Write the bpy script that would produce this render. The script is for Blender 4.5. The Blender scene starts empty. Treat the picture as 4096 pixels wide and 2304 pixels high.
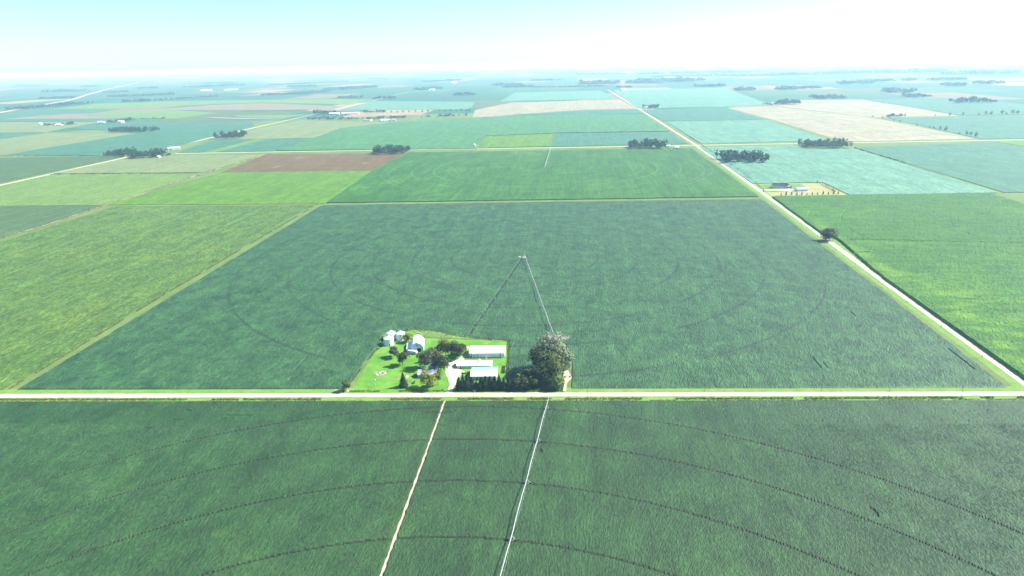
import bpy, math, random
import numpy as np
from mathutils import Vector, Matrix
from mathutils.geometry import tessellate_polygon

SC = bpy.context.scene
COL = SC.collection
R = math.radians

# ------------------------------------------------------------------ camera
cam_data = bpy.data.cameras.new("camera")
cam = bpy.data.objects.new("camera", cam_data)
COL.objects.link(cam)
cam_data.sensor_width = 36.0
cam_data.lens = 24.0
cam_data.clip_start = 1.0
cam_data.clip_end = 200000.0
CAM_H = 247.0
_r, _u, _f = Vector((0.999742, -0.007133, -0.021549)), Vector((0.022699, 0.314165, 0.949097)), Vector((0.0, 0.949342, -0.314246))
cam.matrix_world = Matrix(((_r.x, _u.x, -_f.x, 0.0), (_r.y, _u.y, -_f.y, 0.0), (_r.z, _u.z, -_f.z, CAM_H), (0, 0, 0, 1)))
SC.camera = cam

# ------------------------------------------------------------------ sky, sun, exposure
SUN_ELEV = R(42.0)
SUN_DIR = Vector((0.968 * math.cos(SUN_ELEV), 0.25 * math.cos(SUN_ELEV), math.sin(SUN_ELEV)))   # towards the sun
world = bpy.data.worlds.new("World")
SC.world = world
world.use_nodes = True
wn = world.node_tree.nodes
sky = wn.new("ShaderNodeTexSky")
sky.sky_type = 'NISHITA'
sky.sun_disc = False
sky.sun_elevation = SUN_ELEV
sky.sun_rotation = math.atan2(SUN_DIR.x, SUN_DIR.y)
sky.altitude = 0.0
sky.air_density = 0.75
sky.dust_density = 0.45
sky.ozone_density = 5.0
world.node_tree.links.new(sky.outputs[0], wn["Background"].inputs[0])
wn["Background"].inputs[1].default_value = 0.09
sun_data = bpy.data.lights.new("sun", 'SUN')
sun_data.energy = 5.0
sun_data.angle = R(0.5)
sun_data.color = (1.0, 0.955, 0.88)
sun = bpy.data.objects.new("sun", sun_data)
COL.objects.link(sun)
sun.location = (0, 0, 400)
sun.rotation_euler = SUN_DIR.to_track_quat('Z', 'Y').to_euler()
SC.view_settings.view_transform = 'Standard'
SC.view_settings.look = 'None'
SC.view_settings.gamma = 1.0
SC.view_settings.use_curve_mapping = False
SC.view_settings.exposure = 1.4
SC.cycles.volume_bounces = 1
SC.cycles.max_bounces = 4
SC.cycles.diffuse_bounces = 2

# ------------------------------------------------------------------ frame of the section grid
DN = Vector((0.0985, 0.9951))        # up the section lines, away from the viewer
DE = Vector((0.9990, -0.0455))       # along the near road, to the right
ROT_E = math.atan2(DE.y, DE.x)
def tosec(x, y):
    d = DE.x * DN.y - DE.y * DN.x
    return (x * DN.y - y * DN.x) / d, (DE.x * y - DE.y * x) / d

# ------------------------------------------------------------------ helpers: tags and meshes
def tag(o, label=None, cat=None, group=None, kind=None):
    if label: o["label"] = label
    if cat: o["category"] = cat
    if group: o["group"] = group
    if kind: o["kind"] = kind
    return o

def thing(name, label, cat, loc=(0, 0, 0), rz=0.0, group=None):
    o = bpy.data.objects.new(name, None)
    COL.objects.link(o)
    o.empty_display_size = 0.5
    o.location = loc
    o.rotation_euler = (0, 0, rz)
    return tag(o, label, cat, group)

def mesh_np(name, verts, faces, smooth=False):
    """verts (n,3) array, faces (m,k) int array or list of tuples"""
    me = bpy.data.meshes.new(name)
    verts = np.asarray(verts, dtype=np.float32)
    if isinstance(faces, np.ndarray):
        k = faces.shape[1]
        me.vertices.add(len(verts)); me.vertices.foreach_set("co", verts.ravel())
        me.loops.add(faces.size); me.loops.foreach_set("vertex_index", faces.astype(np.int32).ravel())
        me.polygons.add(len(faces))
        me.polygons.foreach_set("loop_start", np.arange(0, faces.size, k, dtype=np.int32))
        me.polygons.foreach_set("loop_total", np.full(len(faces), k, dtype=np.int32))
        me.polygons.foreach_set("use_smooth", np.full(len(faces), smooth, dtype=bool))
        me.update(calc_edges=True)
        me.validate()
    else:
        me.from_pydata([tuple(map(float, v)) for v in verts], [], faces)
        me.update()
        if smooth:
            for q in me.polygons: q.use_smooth = True
    return me

def obj(name, me, mat, parent=None, loc=(0, 0, 0), rot=(0, 0, 0)):
    o = bpy.data.objects.new(name, me)
    COL.objects.link(o)
    if mat is not None and not me.materials:
        me.materials.append(mat)
    o.parent = parent
    o.location = loc
    o.rotation_euler = rot
    return o

class MB:
    """collects boxes, bars and lathes into one mesh"""
    def __init__(self):
        self.v = []; self.f = []
    def add(self, vs, fs):
        n = len(self.v)
        self.v += [tuple(a) for a in vs]
        self.f += [tuple(i + n for i in f) for f in fs]
        return self
    def box(self, c, s):
        x, y, z = c; a, b, d = s[0] / 2, s[1] / 2, s[2] / 2
        return self.add([(x + i * a, y + j * b, z + k * d) for i in (-1, 1) for j in (-1, 1) for k in (-1, 1)],
                        [(0, 1, 3, 2), (4, 6, 7, 5), (0, 4, 5, 1), (2, 3, 7, 6), (0, 2, 6, 4), (1, 5, 7, 3)])
    def bar(self, p, q, r, r2=None, n=6):
        p, q = Vector(p), Vector(q)
        d = (q - p)
        if d.length < 1e-6: return self
        d.normalize()
        a = d.orthogonal().normalized(); b = d.cross(a)
        r2 = r if r2 is None else r2
        vs = []
        for c, rr in ((p, r), (q, r2)):
            for i in range(n):
                t = 2 * math.pi * i / n
                vs.append(c + (a * math.cos(t) + b * math.sin(t)) * rr)
        fs = [(i, (i + 1) % n, n + (i + 1) % n, n + i) for i in range(n)]
        fs += [tuple(range(n - 1, -1, -1)), tuple(range(n, 2 * n))]
        return self.add(vs, fs)
    def lathe(self, prof, c=(0, 0, 0), n=28, axis='z'):
        vs = []
        for (r, z) in prof:
            for i in range(n):
                t = 2 * math.pi * i / n
                x, y = r * math.cos(t), r * math.sin(t)
                vs.append((c[0] + x, c[1] + y, c[2] + z) if axis == 'z' else ((c[0] + z, c[1] + x, c[2] + y) if axis == 'x' else (c[0] + x, c[1] + z, c[2] + y)))
        fs = []
        for k in range(len(prof) - 1):
            for i in range(n):
                fs.append((k * n + i, k * n + (i + 1) % n, (k + 1) * n + (i + 1) % n, (k + 1) * n + i))
        fs.append(tuple(range(n - 1, -1, -1))); fs.append(tuple(range((len(prof) - 1) * n, len(prof) * n)))
        return self.add(vs, fs)
    def prism(self, poly, axis, a, b):
        """poly: 2-D outline in the two other axes, swept along axis from a to b"""
        n = len(poly); vs = []
        for t in (a, b):
            for (p, q) in poly:
                vs.append({'x': (t, p, q), 'y': (p, t, q), 'z': (p, q, t)}[axis])
        fs = [(i, (i + 1) % n, n + (i + 1) % n, n + i) for i in range(n)] + [tuple(range(n - 1, -1, -1)), tuple(range(n, 2 * n))]
        return self.add(vs, fs)
    def build(self, name, mat, parent=None, loc=(0, 0, 0), rot=(0, 0, 0), smooth=False):
        return obj(name, mesh_np(name, self.v, self.f, smooth), mat, parent, loc, rot)

def copy_tree(o, parent=None):
    c = o.copy(); COL.objects.link(c); c.parent = parent
    for ch in o.children:
        copy_tree(ch, c)
    return c

_tab = np.random.RandomState(5).rand(256, 256)
def vnoise(x, y, scale, seed=0):
    x = np.asarray(x) / scale + seed * 17.31; y = np.asarray(y) / scale + seed * 9.77
    xi = np.floor(x).astype(int); yi = np.floor(y).astype(int)
    fx = x - xi; fy = y - yi
    fx = fx * fx * (3 - 2 * fx); fy = fy * fy * (3 - 2 * fy)
    g = lambda a, b: _tab[a & 255, b & 255]
    return (g(xi, yi) * (1 - fx) + g(xi + 1, yi) * fx) * (1 - fy) + (g(xi, yi + 1) * (1 - fx) + g(xi + 1, yi + 1) * fx) * fy

ORD = ["first", "second", "third", "fourth", "fifth", "sixth", "seventh", "eighth", "ninth", "tenth", "eleventh",
       "twelfth", "thirteenth", "fourteenth", "fifteenth", "sixteenth", "seventeenth", "eighteenth", "nineteenth", "twentieth"]

# ------------------------------------------------------------------ materials
class NT:
    def __init__(self, name):
        self.m = bpy.data.materials.new(name); self.m.use_nodes = True
        self.t = self.m.node_tree; self.b = self.t.nodes["Principled BSDF"]
        self.b.inputs["Specular IOR Level"].default_value = 0.2
    def n(self, typ, **kw):
        q = self.t.nodes.new(typ)
        for k, v in kw.items(): setattr(q, k, v)
        return q
    def l(self, a, b): self.t.links.new(a, b)
    def val(self, x, sock):
        if isinstance(x, (int, float)): sock.default_value = x
        elif isinstance(x, tuple): sock.default_value = x if len(x) == len(sock.default_value) else (*x, 1.0)
        else: self.l(x, sock)
    def math(self, op, a, b=0.0, clamp=False):
        q = self.n("ShaderNodeMath", operation=op, use_clamp=clamp); self.val(a, q.inputs[0]); self.val(b, q.inputs[1]); return q.outputs[0]
    def noise(self, vec, scale, detail=2.0, rough=0.5, dist=0.0):
        q = self.n("ShaderNodeTexNoise"); self.l(vec, q.inputs["Vector"]); q.inputs["Scale"].default_value = scale
        q.inputs["Detail"].default_value = detail; q.inputs["Roughness"].default_value = rough; q.inputs["Distortion"].default_value = dist
        return q.outputs["Fac"]
    def ramp(self, x, lo, hi, a=0.0, b=1.0):
        q = self.n("ShaderNodeMapRange"); self.val(x, q.inputs[0])
        for i, v in enumerate((lo, hi, a, b)): q.inputs[1 + i].default_value = v
        q.clamp = True; return q.outputs[0]
    def mix(self, f, a, b, mode='MIX'):
        q = self.n("ShaderNodeMix", data_type='RGBA', blend_type=mode); self.val(f, q.inputs[0]); self.val(a, q.inputs[6]); self.val(b, q.inputs[7]); return q.outputs[2]
    def scale(self, col, f):
        q = self.n("ShaderNodeVectorMath", operation='SCALE'); self.val(col, q.inputs[0]); self.val(f, q.inputs[3]); return q.outputs[0]
    def bump(self, h, strength, dist):
        q = self.n("ShaderNodeBump"); q.inputs["Strength"].default_value = strength; q.inputs["Distance"].default_value = dist
        self.l(h, q.inputs["Height"]); self.l(q.outputs[0], self.b.inputs["Normal"])
    def pos(self): return self.n("ShaderNodeNewGeometry").outputs["Position"]
    def sec(self, kx=1.0, ky=1.0):
        """world position turned into the section grid, stretched"""
        q = self.n("ShaderNodeMapping", vector_type='TEXTURE'); self.l(self.pos(), q.inputs[0])
        q.inputs["Rotation"].default_value = (0, 0, -R(5.65)); q.inputs["Scale"].default_value = (1 / kx, 1 / ky, 1.0); return q.outputs[0]

def plain(name, col, rough=0.8, metal=0.0, var=0.0, vscale=1.0):
    t = NT(name); t.b.inputs["Roughness"].default_value = rough; t.b.inputs["Metallic"].default_value = metal
    if var:
        f = t.ramp(t.noise(t.pos(), vscale, 3.0, 0.6), 0.3, 0.7, 1 - var, 1 + var)
        t.l(t.scale(col, f), t.b.inputs["Base Color"])
    else:
        t.b.inputs["Base Color"].default_value = (*col, 1)
    return t.m

def crop(name, c1, c2, big=60.0, fine=1.6, fine_amt=0.35, bump=0.6, soil=(0.10, 0.085, 0.05), c3=None, rows=0.0, rings=None, stretch=0.35, tilt=False, sheen=False):
    """crop canopy: two greens in broad patches, fine leaf mottle stretched along the rows, bare-soil attribute"""
    t = NT(name); t.b.inputs["Roughness"].default_value = 0.75
    if sheen: t.b.inputs['Roughness'].default_value = 0.6; t.b.inputs['Specular IOR Level'].default_value = 0.3
    p = t.pos(); s = t.sec(1.0, stretch) if not tilt else t.sec(stretch, 1.0)
    nb = t.ramp(t.noise(p, 1 / big, 4.0, 0.6, 0.6), 0.34, 0.66)
    col = t.mix(nb, c1, c2)
    if c3 is not None:
        n3 = t.ramp(t.noise(p, 0.37 / big, 5.0, 0.65, 1.0), 0.55, 0.72)
        col = t.mix(n3, col, c3)
    nm = t.noise(s, 1 / (fine * 5), 3.0, 0.6)
    nf = t.noise(s, 1 / fine, 2.0, 0.6)
    st = t.noise(t.sec(1 / 9.0, 0.03 / 9.0) if not tilt else t.sec(0.03 / 9.0, 1 / 9.0), 1.0, 3.0, 0.6)
    col = t.scale(col, t.ramp(st, 0.3, 0.7, 0.84, 1.16))
    k = t.math('MULTIPLY', t.ramp(nf, 0.3, 0.7, 1 - fine_amt, 1 + fine_amt), t.ramp(nm, 0.3, 0.7, 1 - fine_amt * 0.6, 1 + fine_amt * 0.6))
    col = t.scale(col, k)
    if rings:
        (cx, cy), radii, wid, rcol = rings
        d = t.n("ShaderNodeVectorMath", operation='DISTANCE'); t.l(p, d.inputs[0]); d.inputs[1].default_value = (cx, cy, 0)
        tot = None
        for rr, ww in radii:
            e = t.math('SUBTRACT', 1.0, t.math('DIVIDE', t.math('ABSOLUTE', t.math('SUBTRACT', d.outputs["Value"], rr)), ww), True)
            tot = e if tot is None else t.math('MAXIMUM', tot, e)
        br = t.ramp(t.noise(p, 1 / 90.0, 3.0), 0.32, 0.55)
        col = t.mix(t.math('MULTIPLY', t.math('MULTIPLY', tot, br), wid), col, rcol)
    a = t.n("ShaderNodeAttribute"); a.attribute_name = "soil"
    col = t.mix(a.outputs["Fac"], col, soil)
    t.l(col, t.b.inputs["Base Color"])
    hb = t.math('ADD', nf, t.math('MULTIPLY', t.noise(p, 1.3 / fine, 3.0, 0.7), 0.7))
    t.bump(hb, bump, 1.0)
    return t.m

M = {}
NEAR_PIVOT = (-50.0, 55.0); NEAR_RADII = [204.0, 257.8, 311.0, 360.0, 406.6]
PIVOT = (17.2, 875.2); ARM_END = (44.1, 506.2)
_arm = (Vector(ARM_END) - Vector(PIVOT)); ARM_LEN = _arm.length; ARM_D = _arm.normalized()
TOWER_R = [46.0, 97.0, 148.0, 199.0, 250.0, 301.0, ARM_LEN - 3.0]
M['soy'] = crop('soybean leaves', (0.022, 0.070, 0.017), (0.013, 0.046, 0.012), 30, 1.2, 0.30, 0.6, soil=(0.020, 0.026, 0.013), c3=(0.030, 0.082, 0.017), sheen=True, rings=(NEAR_PIVOT, [(r, 0.9) for r in NEAR_RADII], 0.8, (0.012, 0.018, 0.010)))
M['soy_parcel'] = crop('soybean leaves of the parcel', (0.033, 0.098, 0.029), (0.016, 0.056, 0.019), 22, 1.5, 0.34, 0.6, soil=(0.012, 0.022, 0.012), c3=(0.038, 0.105, 0.028), sheen=True, rings=(PIVOT, [(r, 2.4) for r in TOWER_R], 0.75, (0.012, 0.022, 0.013)))
M['pasture'] = crop('yellow green hay', (0.076, 0.142, 0.024), (0.052, 0.112, 0.024), 55, 2.2, 0.42, 0.9, soil=(0.03, 0.045, 0.02), c3=(0.092, 0.150, 0.024))
M['pasture_light'] = crop('light green hay', (0.115, 0.195, 0.034), (0.100, 0.175, 0.040), 70, 3.0, 0.30, 0.6)
M['pasture_bright'] = crop('bright green hay', (0.085, 0.185, 0.010), (0.066, 0.152, 0.012), 60, 3.0, 0.30, 0.6)
M['pasture_dull'] = crop('dull green hay', (0.062, 0.112, 0.036), (0.052, 0.098, 0.036), 60, 3.0, 0.30, 0.6)
M['corn'] = crop('corn leaves', (0.027, 0.104, 0.008), (0.038, 0.128, 0.008), 55, 1.6, 0.35, 0.8, c3=(0.070, 0.180, 0.010), soil=(0.10, 0.22, 0.012), tilt=True)
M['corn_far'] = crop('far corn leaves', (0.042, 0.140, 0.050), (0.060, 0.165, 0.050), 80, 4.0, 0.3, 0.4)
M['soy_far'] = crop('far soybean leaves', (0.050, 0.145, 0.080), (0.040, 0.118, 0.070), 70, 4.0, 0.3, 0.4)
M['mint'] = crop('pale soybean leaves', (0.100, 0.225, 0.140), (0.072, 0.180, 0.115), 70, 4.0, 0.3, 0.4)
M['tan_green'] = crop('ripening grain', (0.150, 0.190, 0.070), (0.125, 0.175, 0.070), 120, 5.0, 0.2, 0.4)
M['cream'] = crop('pale stubble', (0.27, 0.25, 0.155), (0.20, 0.19, 0.115), 90, 5.0, 0.25, 0.3, c3=(0.22, 0.20, 0.10))
M['rose'] = crop('reddish stubble', (0.20, 0.155, 0.105), (0.16, 0.15, 0.085), 90, 5.0, 0.25, 0.3)
M['brown'] = crop('brown fallow soil', (0.122, 0.080, 0.026), (0.096, 0.068, 0.020), 60, 3.0, 0.3, 0.4)
M['strip'] = crop('bright grass strip', (0.11, 0.20, 0.035), (0.10, 0.18, 0.035), 60, 3.0, 0.2, 0.4)

def lawn_mat():
    t = NT('mown lawn'); t.b.inputs["Roughness"].default_value = 0.85
    p = t.pos()
    col = t.mix(t.ramp(t.noise(p, 1 / 14.0, 4.0, 0.6), 0.35, 0.68), (0.062, 0.200, 0.018), (0.125, 0.280, 0.030))
    col = t.mix(t.ramp(t.noise(p, 1 / 9.0, 4.0, 0.7, 1.0), 0.56, 0.72), col, (0.21, 0.25, 0.09))
    k = t.ramp(t.noise(p, 1 / 0.9, 3.0, 0.6), 0.3, 0.7, 0.75, 1.25)
    t.l(t.scale(col, k), t.b.inputs["Base Color"]); t.bump(t.noise(p, 1.5, 2.0), 0.4, 0.3)
    return t.m
M['lawn'] = lawn_mat()

def verge_mat():
    t = NT('roadside grass'); t.b.inputs["Roughness"].default_value = 0.9
    p = t.pos()
    col = t.mix(t.ramp(t.noise(p, 1 / 9.0, 4.0, 0.7), 0.36, 0.66), (0.090, 0.225, 0.030), (0.17, 0.25, 0.065))
    k = t.ramp(t.noise(p, 1 / 1.1, 3.0, 0.7), 0.3, 0.7, 0.7, 1.3)
    t.l(t.scale(col, k), t.b.inputs["Base Color"]); t.bump(t.noise(p, 1.3, 3.0), 0.6, 0.5)
    return t.m
M['verge'] = verge_mat()

def gravel_mat(name, a, b, sc=0.25):
    t = NT(name); t.b.inputs["Roughness"].default_value = 0.95
    p = t.pos()
    col = t.mix(t.ramp(t.noise(p, sc, 4.0, 0.7), 0.3, 0.7), a, b)
    k = t.ramp(t.noise(p, 3.0, 2.0), 0.3, 0.7, 0.88, 1.1)
    t.l(t.scale(col, k), t.b.inputs["Base Color"]); t.bump(t.noise(p, 4.0, 2.0), 0.3, 0.05)
    return t.m
M['gravel'] = gravel_mat('pale gravel', (0.58, 0.52, 0.42), (0.37, 0.32, 0.24), 0.14)
M['sand'] = gravel_mat('sandy soil', (0.46, 0.41, 0.31), (0.34, 0.30, 0.22))
M['tan_soil'] = gravel_mat('pale tan soil', (0.24, 0.18, 0.10), (0.17, 0.125, 0.07), 0.08)
M['concrete'] = gravel_mat('concrete', (0.55, 0.52, 0.47), (0.48, 0.45, 0.40))

def ground_mat():
    """land between and beyond the fields: farmland patchwork on the section grid far out, rough grass near"""
    t = NT('farmland'); t.b.inputs["Roughness"].default_value = 0.95
    s = t.sec(1 / 400.0, 1 / 800.0)
    fl = t.n("ShaderNodeVectorMath", operation='FLOOR'); t.l(s, fl.inputs[0])
    wn_ = t.n("ShaderNodeTexWhiteNoise"); t.l(fl.outputs[0], wn_.inputs["Vector"])
    cr = t.n("ShaderNodeValToRGB"); t.l(wn_.outputs["Value"], cr.inputs[0]); cr.color_ramp.interpolation = 'CONSTANT'
    cols = [(0.0, (0.028, 0.090, 0.055)), (0.25, (0.034, 0.105, 0.062)), (0.45, (0.075, 0.110, 0.045)), (0.6, (0.030, 0.095, 0.040)), (0.75, (0.16, 0.13, 0.08)), (0.84, (0.05, 0.12, 0.04)), (0.94, (0.24, 0.20, 0.12))]
    e = cr.color_ramp.elements
    e[0].position, e[0].color = 0.0, (*cols[0][1], 1); e[1].position, e[1].color = cols[1][0], (*cols[1][1], 1)
    for pz, c in cols[2:]:
        q = e.new(pz); q.color = (*c, 1)
    p = t.pos()
    near = t.mix(t.ramp(t.noise(p, 1 / 20.0, 4.0, 0.7), 0.35, 0.65), (0.080, 0.150, 0.035), (0.13, 0.17, 0.055))
    d = t.n("ShaderNodeVectorMath", operation='LENGTH'); t.l(p, d.inputs[0])
    col = t.mix(t.ramp(d.outputs["Value"], 3600, 3700), near, cr.outputs[0])
    k = t.ramp(t.noise(p, 1 / 130.0, 4.0, 0.7), 0.3, 0.7, 0.8, 1.2)
    t.l(t.scale(col, k), t.b.inputs["Base Color"])
    return t.m
M['ground'] = ground_mat()

def leaf_mat(name, c1, c2, trans=0.0):
    t = NT(name); t.b.inputs["Roughness"].default_value = 0.7
    g = t.n("ShaderNodeNewGeometry")
    col = t.mix(g.outputs["Random Per Island"], c1, c2)
    t.l(col, t.b.inputs["Base Color"])
    return t.m
M['leaf_dark'] = leaf_mat('dark green leaves', (0.014, 0.030, 0.010), (0.080, 0.105, 0.042))
M['leaf_grey'] = leaf_mat('grey green leaves', (0.022, 0.036, 0.018), (0.135, 0.150, 0.085))
M['leaf_yellow'] = leaf_mat('yellow green leaves', (0.050, 0.088, 0.012), (0.30, 0.34, 0.055))
M['leaf_mid'] = leaf_mat('mid green leaves', (0.026, 0.060, 0.014), (0.17, 0.21, 0.06))
M['leaf_cotton'] = leaf_mat('cottonwood leaves', (0.028, 0.064, 0.020), (0.36, 0.42, 0.23))
M['leaf_bright'] = leaf_mat('bright green leaves', (0.060, 0.130, 0.020), (0.16, 0.24, 0.05))
M['needle'] = leaf_mat('dark spruce needles', (0.008, 0.016, 0.010), (0.034, 0.046, 0.028))
M['grove'] = leaf_mat('windbreak leaves', (0.012, 0.030, 0.014), (0.075, 0.108, 0.050))
M['weed'] = leaf_mat('tall ditch weeds', (0.04, 0.075, 0.016), (0.17, 0.19, 0.06))
M['straw'] = leaf_mat('dry straw grass', (0.22, 0.19, 0.09), (0.38, 0.33, 0.17))
M['bark'] = plain('grey bark', (0.075, 0.060, 0.045), 0.95, 0, 0.3, 2.0)
M['deadwood'] = plain('bleached dead wood', (0.66, 0.63, 0.58), 0.9, 0, 0.25, 1.5)
M['white_metal'] = plain('white painted metal', (0.68, 0.70, 0.71), 0.45, 0, 0.10, 0.25)
M['white_wall'] = plain('white steel siding', (0.78, 0.82, 0.85), 0.5, 0, 0.06, 0.3)
M['galv'] = plain('galvanised steel', (0.66, 0.72, 0.78), 0.5, 0.1, 0.10, 0.35)
M['galv_roof'] = plain('galvanised roof steel', (0.68, 0.71, 0.73), 0.40, 0.15, 0.06, 0.35)
M['pivot_steel'] = plain('weathered galvanised pipe', (0.44, 0.45, 0.46), 0.6, 0.0, 0.15, 0.5)
M['shaded_roof'] = plain('roof steel with painted shade', (0.20, 0.36, 0.44), 0.45, 0, 0.05, 0.4)  # blue shade of the slope away from the sun, put into its colour
M['blue_wall'] = plain('pale blue siding and painted wall shade', (0.45, 0.62, 0.78), 0.5, 0, 0.05, 0.4)
M['teal_wall'] = plain('dull teal siding', (0.30, 0.46, 0.50), 0.6, 0, 0.08, 0.4)
M['grey_roof'] = plain('grey shingles', (0.36, 0.36, 0.40), 0.9, 0, 0.15, 1.2)
M['dark_roof'] = plain('charcoal shingles', (0.035, 0.042, 0.055), 0.85, 0, 0.15, 1.0)
M['grey_wall'] = plain('grey house siding', (0.40, 0.44, 0.50), 0.8, 0, 0.08, 0.8)
M['dark'] = plain('dark opening', (0.012, 0.012, 0.014), 0.6)
M['glass'] = plain('window glass', (0.02, 0.028, 0.035), 0.12)
M['trim_dark'] = plain('dark green trim', (0.05, 0.09, 0.10), 0.6)
M['red'] = plain('red paint', (0.45, 0.08, 0.05), 0.6)
M['pink_roof'] = plain('faded red roof', (0.40, 0.22, 0.17), 0.7)
M['rubber'] = plain('black rubber', (0.015, 0.015, 0.015), 0.85)
M['black'] = plain('black steel', (0.02, 0.02, 0.02), 0.5)
M['pole'] = plain('weathered pole wood', (0.16, 0.13, 0.10), 0.95, 0, 0.2, 1.0)
M['silver'] = plain('silver car paint', (0.42, 0.44, 0.46), 0.3, 0.3)
M['ash'] = plain('ash and soil', (0.30, 0.24, 0.19), 0.95, 0, 0.3, 0.9)
M['soil_dark'] = plain('damp soil', (0.03, 0.03, 0.022), 0.95, 0, 0.3, 0.7)
M['water'] = plain('pond water', (0.10, 0.14, 0.15), 0.15)

# ------------------------------------------------------------------ ground
def ground_sheet():
    xs = np.array([-62000, -30000, -15000, -8000, -4000, -2500, -1500, -1000, -700, -500, -350, -250, -150, -75, 0, 75, 150, 250, 350, 500, 700, 1000, 1500, 2500, 4000, 8000, 15000, 30000, 62000.])
    ys = np.array([-2500, -1000, -300, 0, 120, 220, 300, 360, 420, 470, 520, 580, 650, 750, 850, 1000, 1200, 1500, 2000, 2700, 3500, 5000, 8000, 14000, 25000, 40000, 60000.])
    X, Y = np.meshgrid(xs, ys); v = np.c_[X.ravel(), Y.ravel(), np.zeros(X.size)]
    nx = len(xs); i, j = np.meshgrid(np.arange(nx - 1), np.arange(len(ys) - 1)); a = (j * nx + i).ravel()
    return mesh_np('ground', v, np.c_[a, a + 1, a + nx + 1, a + nx])
tag(obj('ground', ground_sheet(), M['ground']), 'green farmland reaching flat to the horizon', 'ground', kind='structure')

def ribbon(pts, half, z, step=12.0, jit=0.0, seed=1, crown=0.0):
    rng = random.Random(seed); out = []
    P = [Vector((p[0], p[1])) for p in pts]; dense = []
    for a, b in zip(P[:-1], P[1:]):
        n = max(1, int((b - a).length / step))
        dense += [a.lerp(b, i / n) for i in range(n)]
    dense.append(P[-1])
    v = []; f = []
    for i, c in enumerate(dense):
        d = (dense[min(i + 1, len(dense) - 1)] - dense[max(i - 1, 0)]).normalized(); nrm = Vector((-d.y, d.x))
        for k in (1, 0, -1):
            q = c + nrm * (half * k + (rng.uniform(-jit, jit) if k else 0)); v.append((q.x, q.y, z + (crown if k == 0 else 0)))
        if i:
            o = 3 * i
            f += [(o - 3, o - 2, o + 1, o), (o - 2, o - 1, o + 2, o + 1)]
    return mesh_np('ribbon', v, [tuple(reversed(q)) for q in f])

def road(name, label, pts, half, z, mat='gravel', jit=0.25, step=12.0, seed=3, crown=0.03):
    me = ribbon(pts, half, z, step, jit, seed, crown)
    return tag(obj(name, me, M[mat]), label, 'road', kind='structure')

NEAR_ROAD = [(-541.0, 504.0), (-415.1, 498.7), (-210.0, 489.5), (-19.1, 481.5), (181.5, 472.5), (331.6, 465.9), (386.4, 463.6), (497.3, 459.8)]
RIGHT_ROAD = [(396.8, 463.9), (399.3, 481.7), (423.4, 728.1), (465.9, 1131.3), (557.6, 2057.5), (672.8, 3516.1), (880.7, 6269.1)]
FAR_ROAD = [(-1035.5, 2148.9), (-408.8, 2115.1), (272.6, 2068.2), (557.6, 2057.5), (1003.6, 2033.5), (1499.3, 2011.0), (1918.8, 1989.5)]
LEFT_ROAD = [(-1219.0, 1298.6), (-1187.3, 1594.1), (-1150.7, 2069.5), (-1123.5, 2641.0), (-1103.6, 3064.1), (-1027.3, 4260.6), (-988.2, 5273.8), (-939.3, 6792.9)]
HIGHWAY = [(-3206.1, 4050.1), (-3394.9, 4725.6), (-3593.4, 5296.3), (-3833.9, 5942.5), (-4017.7, 6490.7), (-4370.7, 7261.4), (-4768.9, 8084.3), (-5747.4, 10248.4), (-6589.0, 12224.5), (-7864.4, 15163.7), (-9979.3, 19983.9)]
road('gravel_road', 'pale gravel road crossing the picture in front of the farmstead', NEAR_ROAD, 3.2, 0.10)
road('gravel_road', 'pale gravel road running away along the right side of the irrigated field', RIGHT_ROAD, 3.7, 0.106)
road('gravel_road', 'far cross road past the small round bin and the wood', FAR_ROAD, 4.2, 0.112, step=30)
road('gravel_road', 'gravel road running away on the far left past two woods', LEFT_ROAD, 4.6, 0.118, step=30)
road('highway', 'wide pale road winding off to the upper left', HIGHWAY, 14, 0.13, 'concrete', step=60)

def sheet(name, pts, z, mat, label=None, cat=None, kind='structure', sub=4.0, jit=0.35, seed=2):
    rng = random.Random(seed); P = [Vector((p[0], p[1])) for p in pts]; q = []
    for i, a in enumerate(P):
        b = P[(i + 1) % len(P)]; n = max(1, int((b - a).length / sub))
        q += [a.lerp(b, k / n) + Vector((rng.uniform(-jit, jit), rng.uniform(-jit, jit))) for k in range(n)]
    tris = tessellate_polygon([[Vector((c.x, c.y, 0)) for c in q]])
    v = [(c.x, c.y, z) for c in q]; fs = []
    for a, b, c in tris:
        A, B, C = q[a], q[b], q[c]
        fs.append((a, b, c) if (B - A).cross(C - A) > 0 else (a, c, b))
    return tag(obj(name, mesh_np(name, v, fs), M[mat]), label, cat, kind=kind)

# verges of the two near roads
road('roadside_verge', 'grass verge and ditch along the near gravel road', NEAR_ROAD, 12.5, 0.03, 'verge', 0.8, 6.0, 4, 0)
road('roadside_verge', 'bright grass verge along the right hand gravel road', RIGHT_ROAD[:5], 11.5, 0.04, 'verge', 0.8, 6.0, 5, 0)
road('roadside_verge', 'thin grass verge beside the far left gravel road', LEFT_ROAD[:5], 10.0, 0.02, 'verge', 0.8, 20.0, 5, 0)
road('roadside_verge', 'thin grass verge beside the far cross road', FAR_ROAD, 9.0, 0.024, 'verge', 0.8, 20.0, 6, 0)

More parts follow.
